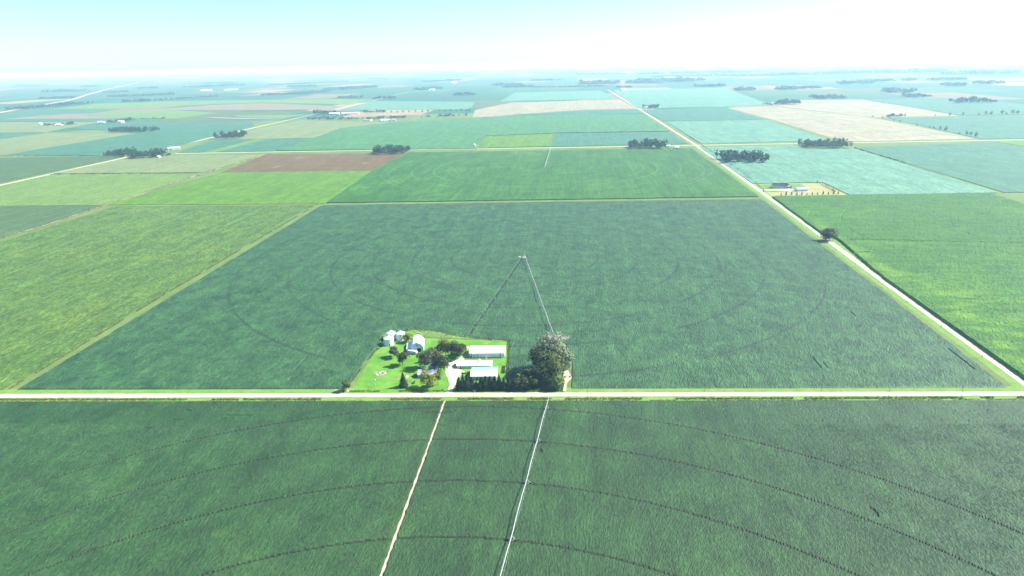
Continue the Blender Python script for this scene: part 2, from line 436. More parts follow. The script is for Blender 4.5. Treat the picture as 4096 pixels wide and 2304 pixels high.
# ------------------------------------------------------------------ crops as fields with real height
def field(name, label, pts, h, mat, sub=18.0, jit=0.8, cat='crop field', seed=1):
    rng = random.Random(seed); P = [Vector((p[0], p[1])) for p in pts]; q = []
    for i, a in enumerate(P):
        b = P[(i + 1) % len(P)]; n = max(1, min(200, int((b - a).length / sub)))
        q += [a.lerp(b, k / n) + Vector((rng.uniform(-jit, jit), rng.uniform(-jit, jit))) for k in range(n)]
    if sum(a.cross(b) for a, b in zip(q, q[1:] + q[:1])) < 0: q.reverse()
    tris = tessellate_polygon([[Vector((c.x, c.y, 0)) for c in q]])
    n = len(q); v = [(c.x, c.y, h) for c in q] + [(c.x, c.y, -0.05) for c in q]; fs = []
    for a, b, c in tris:
        A, B, C = q[a], q[b], q[c]
        fs.append((a, b, c) if (B - A).cross(C - A) > 0 else (a, c, b))
    fs += [(i, n + i, n + (i + 1) % n, (i + 1) % n) for i in range(n)]
    return tag(obj(name, mesh_np(name, v, fs), M[mat]), label, cat, kind='stuff')

def heightfield(name, label, O, nu, nv, su, sv, hfun, mat, keep=None, cat='crop field', smooth=False):
    """canopy surface on the section grid: O corner, su/sv spacing in metres along DE/DN; hfun(X,Y,U,V)->(z,soil)"""
    U, V = np.meshgrid(np.arange(nu) * su, np.arange(nv) * sv)
    X = O[0] + U * DE.x + V * DN.x; Y = O[1] + U * DE.y + V * DN.y
    Z, soil = hfun(X, Y, U, V)
    i, j = np.meshgrid(np.arange(nu - 1), np.arange(nv - 1)); a = (j * nu + i)
    F = np.stack([a, a + 1, a + nu + 1, a + nu], -1)
    if keep is not None:
        kv = keep(X, Y); kf = kv[:-1, :-1] & kv[1:, :-1] & kv[:-1, 1:] & kv[1:, 1:]
        # drop the rim of what is kept to the ground
        full = np.zeros_like(kv); cnt = np.zeros(kv.shape, int)
        for dj in (0, 1):
            for di in (0, 1):
                cnt[dj:dj + nv - 1, di:di + nu - 1] += kf
        rim = (cnt > 0) & (cnt < 4); Z = np.where(rim, -0.05, Z)
    else:
        kf = np.ones((nv - 1, nu - 1), bool); Z[0, :] = Z[-1, :] = -0.05; Z[:, 0] = Z[:, -1] = -0.05
    F = F[kf]
    used = np.zeros(nu * nv, bool); used[F.ravel()] = True; idx = np.cumsum(used) - 1
    me = mesh_np(name, np.c_[X.ravel(), Y.ravel(), Z.ravel()][used], idx[F], smooth)
    at = me.attributes.new("soil", 'FLOAT', 'POINT'); at.data.foreach_set("value", soil.ravel()[used].astype(np.float32))
    return tag(obj(name, me, M[mat]), label, cat, kind='stuff')

def in_poly(X, Y, poly):
    ins = np.zeros(np.shape(X), bool); n = len(poly)
    for i in range(n):
        x1, y1 = poly[i]; x2, y2 = poly[(i + 1) % n]
        c = (y1 > Y) != (y2 > Y)
        ins ^= c & (X < (x2 - x1) * (Y - y1) / (y2 - y1 + 1e-12) + x1)
    return ins
def seg_dist(X, Y, a, b):
    ax, ay = a; bx, by = b; dx, dy = bx - ax, by - ay
    t = np.clip(((X - ax) * dx + (Y - ay) * dy) / (dx * dx + dy * dy), 0, 1)
    return np.hypot(X - ax - t * dx, Y - ay - t * dy)

LANE = [(-53.6, 474.4), (-69.7, 287.0), (-71.3, 255.6)]
_rs = np.random.RandomState(11)
def near_h(X, Y, U, V):
    row = np.cos(2 * np.pi * U / 0.762)
    head = V > (V.max() - 36.0)                       # headland: rows turn along the road
    gap = vnoise(X, Y, 9.0, 3)
    z = 0.86 + 0.16 * (vnoise(X, Y, 1.3, 1) - 0.5) + 0.15 * (_rs.rand(*X.shape) - 0.5)
    z += np.where(head, 0.03 * np.cos(2 * np.pi * V / 2.2), 0.055 * row * (0.6 + 0.8 * gap))
    soil = np.zeros_like(z)
    r = np.hypot(X - NEAR_PIVOT[0], Y - NEAR_PIVOT[1])
    for k, R0 in enumerate(NEAR_RADII):               # ruts worn by the pivot wheels
        t = np.abs(r - R0) < 0.50 + 0.22 * vnoise(X, Y, 7.0, k); z = np.where(t, 0.22, z); soil = np.where(t, 0.55, soil)
    for (a, b) in zip(LANE[:-1], LANE[1:]):
        t = seg_dist(X, Y, a, b) < 1.15 + 0.5 * (vnoise(X, Y, 4.0, 6) - 0.5)
        z = np.where(t, 0.03, z); soil = np.where(t, 1.0, soil)
    for (c, rad) in NEAR_BARE:
        t = np.hypot((X - c[0]), (Y - c[1]) * 0.6) < rad * (0.6 + 0.8 * vnoise(X, Y, 1.2, 8)); z = np.where(t, 0.1, z); soil = np.where(t, 0.5, soil)
    # dark short gaps in the headland rows
    g2 = (vnoise(U * 0.06, V, 1.0, 12) > 0.93) & (V > V.max() - 42) & (V < V.max() - 10)
    z = np.where(g2, 0.2, z)
    return z, soil
NEAR_BARE = [(p, r) for p, r in zip([(16.2, 397.9), (202.0, 325.8)], (1.5, 2.0))]
road('farm_lane', 'pale sandy lane cutting straight through the foreground soybean field', LANE, 0.8, 0.07, 'sand', 0.3, 3.0, 8, 0.02)
_o = Vector((-2.0, 470.7)) - DE * 500 - DN * 225
def near_keep(X, Y):
    return np.abs(X + 8) < 0.845 * (Y + 60) + 5
heightfield('soybean_crop', 'dark green soybean field in rows in the foreground, south of the near road', (_o.x, _o.y), 2626, 205, 0.381, 1.1, near_h, 'soy', near_keep)

FARM = [(-136.3, 490.2), (-126.2, 573.9), (-121.3, 582.9), (-125.8, 611.1), (-97.3, 623.7), (-39.6, 598.5), (-4.4, 587.9), (-5.8, 519.2), (9.1, 514.6), (18.0, 529.7), (31.5, 541.8), (49.2, 534.1), (43.9, 481.3)]
SERVICE = [(13.0, 864.6), (-41.3, 609.3)]
def parcel_h(X, Y, U, V):
    z = 0.82 + 0.30 * (vnoise(X, Y, 4.2, 1) - 0.5) + 0.32 * (_rs.rand(*X.shape) - 0.5)
    z += 0.045 * np.cos(np.pi * np.round(U / 0.86)) * (0.3 + vnoise(X, Y, 30.0, 3))
    soil = np.zeros_like(z)
    r = np.hypot(X - PIVOT[0], Y - PIVOT[1]); th = np.arctan2(X - PIVOT[0], Y - PIVOT[1])
    d = seg_dist(X, Y, *SERVICE)
    dash = vnoise(V * 0.45, U * 0, 1.0, 5)
    t = (d < 1.5) & (dash > 0.42); z = np.where(t, 0.1, z); soil = np.where(t, 0.7, soil)
    for (a, b) in PARCEL_GAPS:
        t = seg_dist(X, Y, a, b) < 0.5; z = np.where(t, 0.1, z)
    t = r < 5; z = np.where(t, 0.1, z)
    return z, soil
PARCEL_GAPS = [tuple(g) for g in ([(341.5, 647.3), (339.8, 631.7)], [(257.2, 537.2), (254.9, 514.6)], [(261.2, 526.7), (260.5, 514.8)], [(380.7, 549.1), (376.2, 506.7)], [(-187.9, 535.7), (-185.4, 561.7)], [(-389.9, 559.4), (-386.9, 569.5)])]
_a = Vector((-409.0, 508.1)); _b = Vector((381.7, 472.2)); _d = Vector((-352.6, 1264.9)); _c = Vector((458.1, 1229.7))
PARCEL = [tuple(_a), tuple(_b), tuple(_c), tuple(_d)]
_po = _a - DN * 12 - DE * 40
def parcel_keep(X, Y): return in_poly(X, Y, PARCEL) & ~in_poly(X, Y, FARM)
heightfield('soybean_crop', 'bluish green irrigated soybean field around the farmstead in the middle', (_po.x, _po.y), 985, 370, 0.86, 2.15, parcel_h, 'soy_parcel', parcel_keep)

# right: tall corn beyond the right hand road
CORN = [(481.1, 1243.9), (465.6, 1105.3), (449.8, 960.5), (457.6, 924.7), (431.7, 778.8), (416.9, 645.3), (406.5, 535.2), (399.7, 470.5), (655.0, 481.8), (1249.9, 1220.9)]
RIGHT_PIVOT = (767.6, 942.3)
def corn_h(X, Y, U, V):
    z = 2.8 + 0.5 * (vnoise(X, Y, 3.0, 1) - 0.5) + 0.55 * (_rs.rand(*X.shape) - 0.5)
    soil = np.zeros_like(z)
    r = np.hypot(X - RIGHT_PIVOT[0], Y - RIGHT_PIVOT[1])
    for R0 in (70, 120, 170, 220, 270, 318):
        t = (np.abs(r - R0) < 0.9) & (vnoise(X, Y, 45.0, 7) > 0.4); z = np.where(t, 2.3, z)
    dr = seg_dist(X, Y, (463.9, 1111.4), (426.5, 729.7)); d2 = seg_dist(X, Y, (423.9, 704.3), (406.2, 531.6))
    soil = np.clip(1.1 - np.abs(dr - 14) / 16, 0, 1) * np.clip(vnoise(X, Y, 22.0, 5) * 2.2 - 0.9, 0, 1) * 0.7 + np.clip(1.3 - np.abs(d2 - 38) / 45, 0, 1) * np.clip(vnoise(X, Y * 2.2, 17.0, 6) * 2.2 - 0.75, 0, 1) * np.clip(0.1 + 1.1 * vnoise(X * 0.3, Y, 3.0, 4), 0, 1)
    soil = np.clip(soil, 0, 1)
    t = seg_dist(X, Y, (472.4, 920.6), (775.2, 865.2)) < 1.3; z = np.where(t, 0.8, z)
    t = seg_dist(X, Y, (443.3, 852.7), (464.3, 855.8)) < 1.6; z = np.where(t, 0.3, z)
    return z, soil
_co = Vector(CORN[7]) - DN * 20 - DE * 30
heightfield('corn_crop', 'tall bright green corn field right of the road with dark edge', (_co.x, _co.y), 330, 330, 1.3, 2.5, corn_h, 'corn', lambda X, Y: in_poly(X, Y, CORN))

# left: rough yellow green hay field
LEFTF = [(-566.8, 509.7), (-417.6, 508.1), (-365.3, 1268.7), (-1310.9, 1346.7)]
def left_h(X, Y, U, V):
    z = 0.55 + 0.35 * (vnoise(X, Y, 5.0, 1) - 0.5) + 0.45 * (_rs.rand(*X.shape) - 0.5)
    soil = np.zeros_like(z)
    for a, b, w in (LEFT_TRACKS):
        t = (seg_dist(X, Y, a, b) < w) & (vnoise(X, Y, 8.0, 3) > 0.3); z = np.where(t, 0.05, z); soil = np.where(t, 0.7, soil)
    return z, soil
LEFT_TRACKS = [(*g, w) for g, w in zip(([(-470.6, 577.4), (-443.1, 752.4)], [(-443.1, 752.4), (-410.1, 1107.4)], [(-525.5, 655.3), (-510.6, 739.5)]), (0.8, 0.7, 0.6))]
_lo = Vector((-417.6, 508.1)) - DE * 420 - DN * 12
heightfield('hay_crop', 'rough yellow green hay field left of the irrigated field', (_lo.x, _lo.y), 300, 330, 1.6, 2.5, left_h, 'pasture', lambda X, Y: in_poly(X, Y, LEFTF))

# the other fields, from near to far
FIELDC = (87.0, 1670.6)
M['ring'] = crop('circle irrigated corn', (0.025, 0.096, 0.014), (0.034, 0.114, 0.014), 90, 4.0, 0.25, 0.4, c3=(0.060, 0.165, 0.016), stretch=0.15,
    rings=(FIELDC, [(60, 2.2), (112, 2.2), (165, 2.2), (218, 2.2), (236, 3.0), (270, 3.6), (322, 3.0), (375, 3.2), (392, 3.0)], 0.5, (0.11, 0.20, 0.08)))
FIELDS = [
 ('dark_hay_field', 'dull dark green field at the left edge above the hay', [(-1363.9, 1350.2), (-787.0, 1307.1), (-794.5, 1145.9), (-804.7, 1051.3), (-834.1, 860.7)], 0.75, 'pasture_dull'),
 ('hay_field', 'pale yellow green hay field between two left hand tracks', [(-1210.3, 1345.2), (-789.3, 1314.6), (-761.1, 1696.4), (-1162.6, 1742.6), (-1191.8, 1383.6)], 0.6, 'pasture_light'),
 ('hay_field', 'bright yellow green hay field below the brown field', [(-783.5, 1316.4), (-351.4, 1276.6), (-337.5, 1686.0), (-720.1, 1714.4)], 0.62, 'pasture_bright'),
 ('fallow_field', 'brown fallow field beside the round wood', [(-722.2, 1722.9), (-337.8, 1694.2), (-302.8, 2023.8), (-731.0, 2082.7)], 0.2, 'brown'),
 ('hay_field', 'olive green field between the left road and the brown field', [(-1172.7, 1768.7), (-769.9, 1725.9), (-743.8, 2067.4), (-1052.9, 2104.2), (-1137.6, 2056.1)], 0.6, 'tan_green'),
 ('corn_field', 'large green circle irrigated field beyond the farmstead field', [(-348.4, 1283.4), (459.8, 1248.9), (523.7, 1983.4), (-295.4, 2034.1), (-335.7, 1689.8)], 1.5, 'ring'),
 ('hay_field', 'dull green field left of the far left road', [(-1973.5, 2157.2), (-1253.2, 2115.7), (-1161.4, 2065.7), (-1208.9, 1624.7), (-1237.1, 1319.2)], 0.8, 'pasture_dull'),
 ('soybean_field', 'teal green field behind the left roadside wood', [(-1598.9, 2211.8), (-1268.6, 2135.9), (-1113.5, 2181.4), (-1137.0, 2653.0), (-1127.3, 3106.7), (-1222.8, 3357.7), (-2043.5, 3550.2), (-2040.5, 3247.6), (-1537.3, 2919.5), (-1558.8, 2662.4), (-1594.7, 2383.5)], 0.9, 'soy_far'),
 ('hay_field', 'tan green field at the left edge below the long wood', [(-1970.5, 2245.8), (-1604.3, 2212.8), (-1607.2, 2400.2), (-1572.5, 2683.2), (-1535.9, 2908.6), (-1980.2, 3000.0), (-2014.7, 2767.8), (-2136.0, 2442.0)], 0.7, 'tan_green'),
 ('soybean_field', 'small teal wedge field at the left edge', [(-2585.0, 3105.1), (-1994.7, 3014.2), (-2022.4, 2778.6), (-2053.3, 2448.2)], 0.9, 'soy_far'),
 ('hay_field', 'grey green field around the far left farm', [(-3230.0, 3902.1), (-2088.7, 3607.9), (-2055.0, 3263.9), (-2011.3, 3040.0), (-2607.1, 3132.5)], 0.7, 'tan_green'),
 ('soybean_field', 'narrow teal band field at the far left', [(-3392.2, 4102.5), (-1787.7, 3749.7), (-1833.2, 3599.8), (-3247.3, 3923.5)], 0.9, 'soy_far'),
 ('stubble_field', 'reddish stubble field at the far left', [(-2888.6, 4031.6), (-2828.7, 4242.3), (-2693.0, 4366.2), (-2473.5, 4174.3), (-2125.1, 3882.4), (-2270.7, 3871.9)], 0.3, 'rose'),
 ('grain_field', 'pale green grain field right of the reddish stubble', [(-2556.8, 4240.1), (-2463.4, 4515.2), (-2143.9, 4550.3), (-1720.4, 4141.8), (-1772.3, 3745.2), (-2097.7, 3856.8)], 0.6, 'strip'),
 ('stubble_field', 'long reddish stubble strip on the far left rise', [(-2444.0, 4508.8), (-2119.3, 5080.3), (-1811.8, 5177.7), (-1319.1, 4776.1), (-1039.5, 4509.4), (-1049.8, 4222.6), (-1489.1, 4327.3), (-2143.9, 4550.3)], 0.3, 'rose'),
 ('soybean_field', 'teal field beside the far left highway', [(-3120.1, 3939.2), (-3269.2, 4547.2), (-3304.4, 5025.3), (-2628.0, 4791.3), (-2603.0, 4424.6), (-2769.8, 4390.3), (-2926.1, 4060.6)], 0.9, 'soy_far'),
 ('grain_field', 'pale mint grain field under the far left wood', [(-3281.0, 5044.4), (-3294.8, 5730.2), (-2523.9, 5818.0), (-1448.8, 5622.3), (-1023.0, 5360.5), (-1056.2, 4732.2), (-1837.5, 5252.6), (-2164.0, 5189.3), (-2603.3, 4808.7)], 0.5, 'strip'),
 ('hay_field', 'olive green field south of the long windbreak', [(-1073.9, 2997.6), (-992.1, 3396.3), (-708.8, 3246.0), (-536.0, 3144.7), (-699.2, 2839.6), (-709.4, 2534.1), (-919.3, 2536.1), (-1082.6, 2570.6)], 0.7, 'tan_green'),
 ('soybean_field', 'teal field at the corner of the far cross road and left road', [(-1077.0, 2552.4), (-918.8, 2519.1), (-958.7, 2159.7), (-1036.3, 2167.5)], 0.9, 'soy_far'),
 ('grass_strip', 'bright green grass strip through the teal corner field', [(-957.8, 2159.5), (-916.9, 2518.7), (-879.9, 2511.0), (-913.4, 2157.7)], 0.35, 'strip'),
 ('soybean_field', 'teal field right of the bright green strip', [(-910.1, 2157.1), (-879.0, 2519.2), (-710.8, 2525.8), (-728.4, 2148.9)], 0.9, 'soy_far'),
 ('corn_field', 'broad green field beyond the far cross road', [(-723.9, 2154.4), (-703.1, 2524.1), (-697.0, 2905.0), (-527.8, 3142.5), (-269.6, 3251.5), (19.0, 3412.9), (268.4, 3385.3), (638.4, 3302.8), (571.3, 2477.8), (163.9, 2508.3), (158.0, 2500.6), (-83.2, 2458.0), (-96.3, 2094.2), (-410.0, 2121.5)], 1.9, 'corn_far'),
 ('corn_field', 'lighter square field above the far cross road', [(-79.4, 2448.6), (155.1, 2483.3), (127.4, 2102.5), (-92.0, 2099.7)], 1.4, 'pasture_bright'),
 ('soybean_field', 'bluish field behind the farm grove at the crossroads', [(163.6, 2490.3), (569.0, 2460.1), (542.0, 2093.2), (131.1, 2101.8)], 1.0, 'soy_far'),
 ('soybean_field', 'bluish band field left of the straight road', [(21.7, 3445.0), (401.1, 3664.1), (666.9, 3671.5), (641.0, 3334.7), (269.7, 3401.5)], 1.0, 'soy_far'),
 ('grain_field', 'pale tan field left of the straight road', [(-165.2, 3250.9), (-181.6, 3882.1), (27.0, 4533.0), (727.1, 4597.5), (674.4, 3750.5), (390.5, 3687.3), (19.4, 3462.5)], 0.4, 'cream'),
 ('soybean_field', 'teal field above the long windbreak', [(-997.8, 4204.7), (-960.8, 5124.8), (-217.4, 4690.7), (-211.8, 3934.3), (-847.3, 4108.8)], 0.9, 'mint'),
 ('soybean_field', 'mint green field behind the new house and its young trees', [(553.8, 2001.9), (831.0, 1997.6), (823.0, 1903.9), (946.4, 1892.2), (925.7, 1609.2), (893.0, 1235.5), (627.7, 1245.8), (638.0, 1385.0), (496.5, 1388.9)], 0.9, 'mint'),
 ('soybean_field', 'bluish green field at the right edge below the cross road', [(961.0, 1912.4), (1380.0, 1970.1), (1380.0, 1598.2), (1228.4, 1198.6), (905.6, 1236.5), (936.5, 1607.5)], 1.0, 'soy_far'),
 ('grass_strip', 'yellow grass strip between the two right hand fields', [(933.2, 1612.2), (936.5, 1607.5), (903.1, 1234.3), (891.3, 1235.8)], 0.3, 'strip'),
 ('hay_field', 'light green wedge at the right edge by the cross road', [(1392.6, 1980.4), (1897.8, 1966.9), (1406.8, 1438.5)], 0.6, 'pasture_bright'),
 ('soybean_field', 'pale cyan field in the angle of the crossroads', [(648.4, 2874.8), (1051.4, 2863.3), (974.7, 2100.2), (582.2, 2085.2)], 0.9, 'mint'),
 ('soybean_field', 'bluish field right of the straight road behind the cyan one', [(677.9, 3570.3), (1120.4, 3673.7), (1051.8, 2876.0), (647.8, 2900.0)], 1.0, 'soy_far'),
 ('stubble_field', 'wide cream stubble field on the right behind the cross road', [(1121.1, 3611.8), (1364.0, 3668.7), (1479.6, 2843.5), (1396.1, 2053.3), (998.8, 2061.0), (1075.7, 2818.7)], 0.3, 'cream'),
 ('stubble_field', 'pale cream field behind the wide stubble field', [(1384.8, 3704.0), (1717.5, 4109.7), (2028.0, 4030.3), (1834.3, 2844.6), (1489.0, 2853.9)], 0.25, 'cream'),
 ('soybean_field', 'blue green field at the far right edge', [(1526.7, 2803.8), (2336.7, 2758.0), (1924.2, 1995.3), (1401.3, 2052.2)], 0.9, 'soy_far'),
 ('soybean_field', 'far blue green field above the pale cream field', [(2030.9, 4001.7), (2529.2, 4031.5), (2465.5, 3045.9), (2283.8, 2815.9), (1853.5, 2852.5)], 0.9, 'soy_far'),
 ('hay_field', 'pale field left of the straight road top', [(-51.7, 4713.0), (63.2, 6029.5), (787.5, 6043.5), (724.0, 4662.2)], 0.5, 'mint'),
 ('hay_field', 'pale field right of the straight road top', [(900.4, 6087.1), (1832.0, 5976.5), (1408.8, 3784.0), (1132.0, 3690.5), (682.3, 3706.4)], 0.5, 'mint'),
]
for k, (nm, lab, pts, h, mt) in enumerate(FIELDS):
    field(nm, lab, pts, h + 0.01 * (k % 7), mt, seed=k)

# pale bare streaks on the brown field
for k, (a, b) in enumerate([((-612.2, 1778.4), (-602.3, 1812.6)), ((-600.8, 1949.1), (-592.0, 1990.4)), ((-386.4, 1819.8), (-380.2, 1842.5))]):
    a, b = Vector(a), Vector(b)
    me = ribbon([tuple(a.lerp(b, t)) for t in (0, .25, .5, .75, 1)], 5.5, 0.33 + 0.01 * k, 12, 1.8, k)
    tag(obj('bare_streak', me, M['tan_soil']), ['leftmost pale bare streak on the brown field', 'pale bare streak near the top of the brown field', 'small pale bare streak at the right end of the brown field'][k], 'soil', kind='stuff')

# track and creek line running up the left side
CREEK = [(-814.9, 917.9), (-805.9, 1053.0), (-793.9, 1116.4), (-785.3, 1311.8), (-772.3, 1420.2), (-775.3, 1520.0), (-760.7, 1704.3), (-731.6, 1998.0), (-732.6, 2083.0)]
tag(obj('field_track', ribbon(CREEK, 2.6, 0.72, 12, 0.9, 3), M['straw']), 'pale winding field track between the left hand hay fields', 'track', kind='structure')

# ------------------------------------------------------------------ haze
hz = MB().box((0, 29500, 124.5), (126000, 64500, 251.5))
t = bpy.data.materials.new('haze'); t.use_nodes = True
t.node_tree.nodes.remove(t.node_tree.nodes["Principled BSDF"])
pv = t.node_tree.nodes.new("ShaderNodeVolumePrincipled")
pv.inputs["Color"].default_value = (0.42, 0.76, 1.0, 1)
pv.inputs["Absorption Color"].default_value = (1.0, 1.0, 1.0, 1)
pv.inputs["Density"].default_value = 0.85e-4
pv.inputs["Anisotropy"].default_value = 0.25
t.node_tree.links.new(pv.outputs[0], t.node_tree.nodes["Material Output"].inputs["Volume"])
tag(hz.build('haze', t), 'thin blue summer haze over the whole plain', 'haze', kind='stuff')

# ------------------------------------------------------------------ farmyard surfaces
YARD = [(-131.4, 491.7), (-129.1, 513.2), (-127.3, 544.7), (-125.3, 572.7), (-120.9, 580.5), (-124.5, 607.9), (-98.2, 621.1), (-83.7, 601.1), (-39.4, 593.6), (-4.9, 586.8), (-5.8, 546.4), (-7.0, 486.4)]
sheet('lawn', YARD, 0.05, 'lawn', 'bright green mown lawn around the farm buildings', 'lawn')
WEEDY = [(-100.6, 621.2), (-86.9, 629.7), (-61.8, 625.5), (-38.8, 605.9), (-39.7, 594.8), (-83.8, 602.4)]
field('weed_patch', 'yellowish weedy patch behind the barn', WEEDY, 0.25, 'pasture_light', sub=3, jit=1.2, cat='grass')
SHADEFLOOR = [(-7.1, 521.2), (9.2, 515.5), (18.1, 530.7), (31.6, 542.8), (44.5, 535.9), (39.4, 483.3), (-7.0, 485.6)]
M['under'] = crop('undergrowth with painted shade', (0.022, 0.045, 0.014), (0.035, 0.062, 0.018), 8, 1.2, 0.4, 0.8)  # undergrowth greens darkened to carry the shadow of the big trees
sheet('rough_grass', SHADEFLOOR, 0.045, 'under', 'rough grass with painted shade under the big cottonwoods', 'grass')
DRIVE = [(-55.4, 484.1), (-53.2, 490.9), (-52.1, 500.1), (-54.3, 511.7), (-57.7, 522.9), (-59.1, 541.5), (-53.1, 544.8), (-48.9, 551.4), (-44.8, 558.8), (-42.6, 564.2), (-39.0, 564.5), (-38.4, 552.5), (-42.6, 551.6), (-45.7, 544.9), (-48.3, 542.0), (-49.4, 532.3), (-43.5, 527.0), (-42.4, 523.5), (-44.7, 516.4), (-46.6, 510.4), (-47.5, 500.8), (-49.1, 494.2), (-49.0, 488.5), (-44.8, 484.0)]
sheet('driveway', DRIVE, 0.085, 'gravel', 'white gravel driveway and yard between house and sheds', 'driveway', sub=2.0)
sheet('field_entrance', [(-55.7, 480.7), (-44.1, 480.6), (-45.4, 471.5), (-54.3, 472.0)], 0.075, 'lawn', 'bright grass crossing over the ditch opposite the driveway', 'entrance', sub=2.0)
sheet('sand_track', [(38.3, 484.2), (40.6, 484.1), (42.7, 499.8), (47.9, 507.9), (45.1, 523.3), (41.0, 518.7), (40.7, 504.5)], 0.08, 'sand', 'sandy wheel track under the last irrigation tower', 'track', sub=2.0)
sheet('sand_patch', [(-144.4, 493.2), (-132.2, 492.6), (-132.8, 495.3), (-144.1, 496.3)], 0.082, 'sand', 'pale bare soil under the lone roadside tree', 'soil', sub=2.0)
sheet('concrete_apron', [(-20.3, 529.8), (-18.6, 532.2), (-13.6, 525.9), (-13.9, 512.5), (-17.4, 512.2)], 0.09, 'concrete', 'white concrete apron east of the hip roofed shop', 'concrete', sub=2.0, jit=0.05)
sheet('patio', [(-90.4, 518.8), (-88.4, 519.7), (-87.6, 516.8), (-89.3, 515.4)], 0.08, 'concrete', 'small pale patio slab left of the house', 'concrete', sub=2.0, jit=0.1)
sheet('gravel_pad', [(-43.5, 579.6), (-40.7, 579.4), (-40.8, 571.4), (-43.5, 571.5)], 0.07, 'sand', 'bare pinkish pad behind the long machine shed', 'soil', sub=2.0)

# ------------------------------------------------------------------ buildings
def opening(root, kind, side, u, z, w, h, W, D, mat=None, ridge=0):
    """door or window set 5 cm proud of a wall; side s/n/w/e, u from the wall's left as seen from outside"""
    def place(nm, mt, w_, h_, off, th, parent, zc):
        if side == 's': c, s = (u - W / 2, -D / 2 - off, zc), (w_, th, h_)
        elif side == 'n': c, s = (W / 2 - u, D / 2 + off, zc), (w_, th, h_)
        elif side == 'w': c, s = (-W / 2 - off, D / 2 - u, zc), (th, w_, h_)
        else: c, s = (W / 2 + off, u - D / 2, zc), (th, w_, h_)
        return MB().box(c, s).build(nm, mt, parent)
    if kind == 'window':
        o = place('window', M['white_metal'], w + 0.24, h + 0.24, 0.03, 0.06, root, z + h / 2)
        place('pane', M['glass'], w, h, 0.06, 0.04, o, z + h / 2)
    elif kind == 'door':
        o = place('door', mat or M['dark'], w, h, 0.03, 0.08, root, z + h / 2)
        place('door_frame', M['white_metal'], w + 0.3, 0.15, 0.05, 0.12, o, z + h + 0.07)
    elif kind == 'post':
        o = place('downpipe', mat or M['trim_dark'], w, h, 0.06, 0.12, root, z + h / 2)
    return o

def gable(name, label, fl, fr, D, eave, rise, wall, roof, axis='x', over=0.5, opens=(), z0=0.05, cat='building', hip=0.0, ridge_at=0.5, roof_n=None, group=None):
    """fl/fr: ground points of the front (camera side) wall's ends; D depth; ridge along x or y"""
    a, b = Vector(fl), Vector(fr); W = (b - a).length; rz = math.atan2((b - a).y, (b - a).x)
    c = (a + b) / 2 + Vector((-math.sin(rz), math.cos(rz))) * D / 2
    root = thing(name, label, cat, (c.x, c.y, z0), rz, group)
    m = MB()
    ry = -D / 2 + D * ridge_at
    if axis == 'x':
        prof = [(-D / 2, 0), (D / 2, 0), (D / 2, eave), (ry, eave + rise), (-D / 2, eave)]
        if hip:
            m.box((0, 0, eave / 2), (W, D, eave))
        else:
            m.prism(prof, 'x', -W / 2, W / 2)
    else:
        prof = [(-W / 2, 0), (W / 2, 0), (W / 2, eave), (0, eave + rise), (-W / 2, eave)]
        m.prism(prof, 'y', -D / 2, D / 2)
    m.build('wall', wall, root)
    th = 0.14
    def slope(quad, mt):
        n = (quad[1] - quad[0]).cross(quad[-1] - quad[0]).normalized()
        if n.z < 0: n = -n
        k = len(quad); vs = [q + n * 0.02 for q in quad] + [q + n * (0.02 + th) for q in quad]
        fs = [tuple(range(k)), tuple(range(2 * k - 1, k - 1, -1))] + [(i, (i + 1) % k, k + (i + 1) % k, k + i) for i in range(k)]
        MB().add(vs, fs).build('roof', mt, root)
    if axis == 'x':
        x0, x1 = -W / 2 - over, W / 2 + over
        ds = rise / (D * ridge_at) * over; dn = rise / (D * (1 - ridge_at)) * over
        e = x1 - hip
        slope([Vector((x0, -D / 2 - over, eave - ds)), Vector((x1, -D / 2 - over, eave - ds)), Vector((e, ry, eave + rise)), Vector((x0, ry, eave + rise))], roof)
        slope([Vector((x1, D / 2 + over, eave - dn)), Vector((x0, D / 2 + over, eave - dn)), Vector((x0, ry, eave + rise)), Vector((e, ry, eave + rise))], roof_n or roof)
        if hip:
            slope([Vector((x1, -D / 2 - over, eave - ds)), Vector((x1, D / 2 + over, eave - dn)), Vector((e, ry, eave + rise))], roof)
            MB().add([(-W / 2, -D / 2, eave), (-W / 2, D / 2, eave), (-W / 2, ry, eave + rise)], [(0, 1, 2)]).build('gable_end', wall, root)
        MB().box(((x0 + e) / 2, ry, eave + rise + 0.14), (e - x0, 0.5, 0.10)).build('ridge_cap', roof, root)
    else:
        dx = rise / (W / 2) * over
        for s in (-1, 1):
            slope([Vector((s * (W / 2 + over), -D / 2 - over, eave - dx)), Vector((s * (W / 2 + over), D / 2 + over, eave - dx)), Vector((0, D / 2 + over, eave + rise)), Vector((0, -D / 2 - over, eave + rise))], roof)
        MB().box((0, 0, eave + rise + 0.14), (0.5, D + 2 * over, 0.10)).build('ridge_cap', roof, root)
    for q in opens:
        opening(root, *q[:6], W, D, q[6] if len(q) > 6 else None)
    return root, W, D

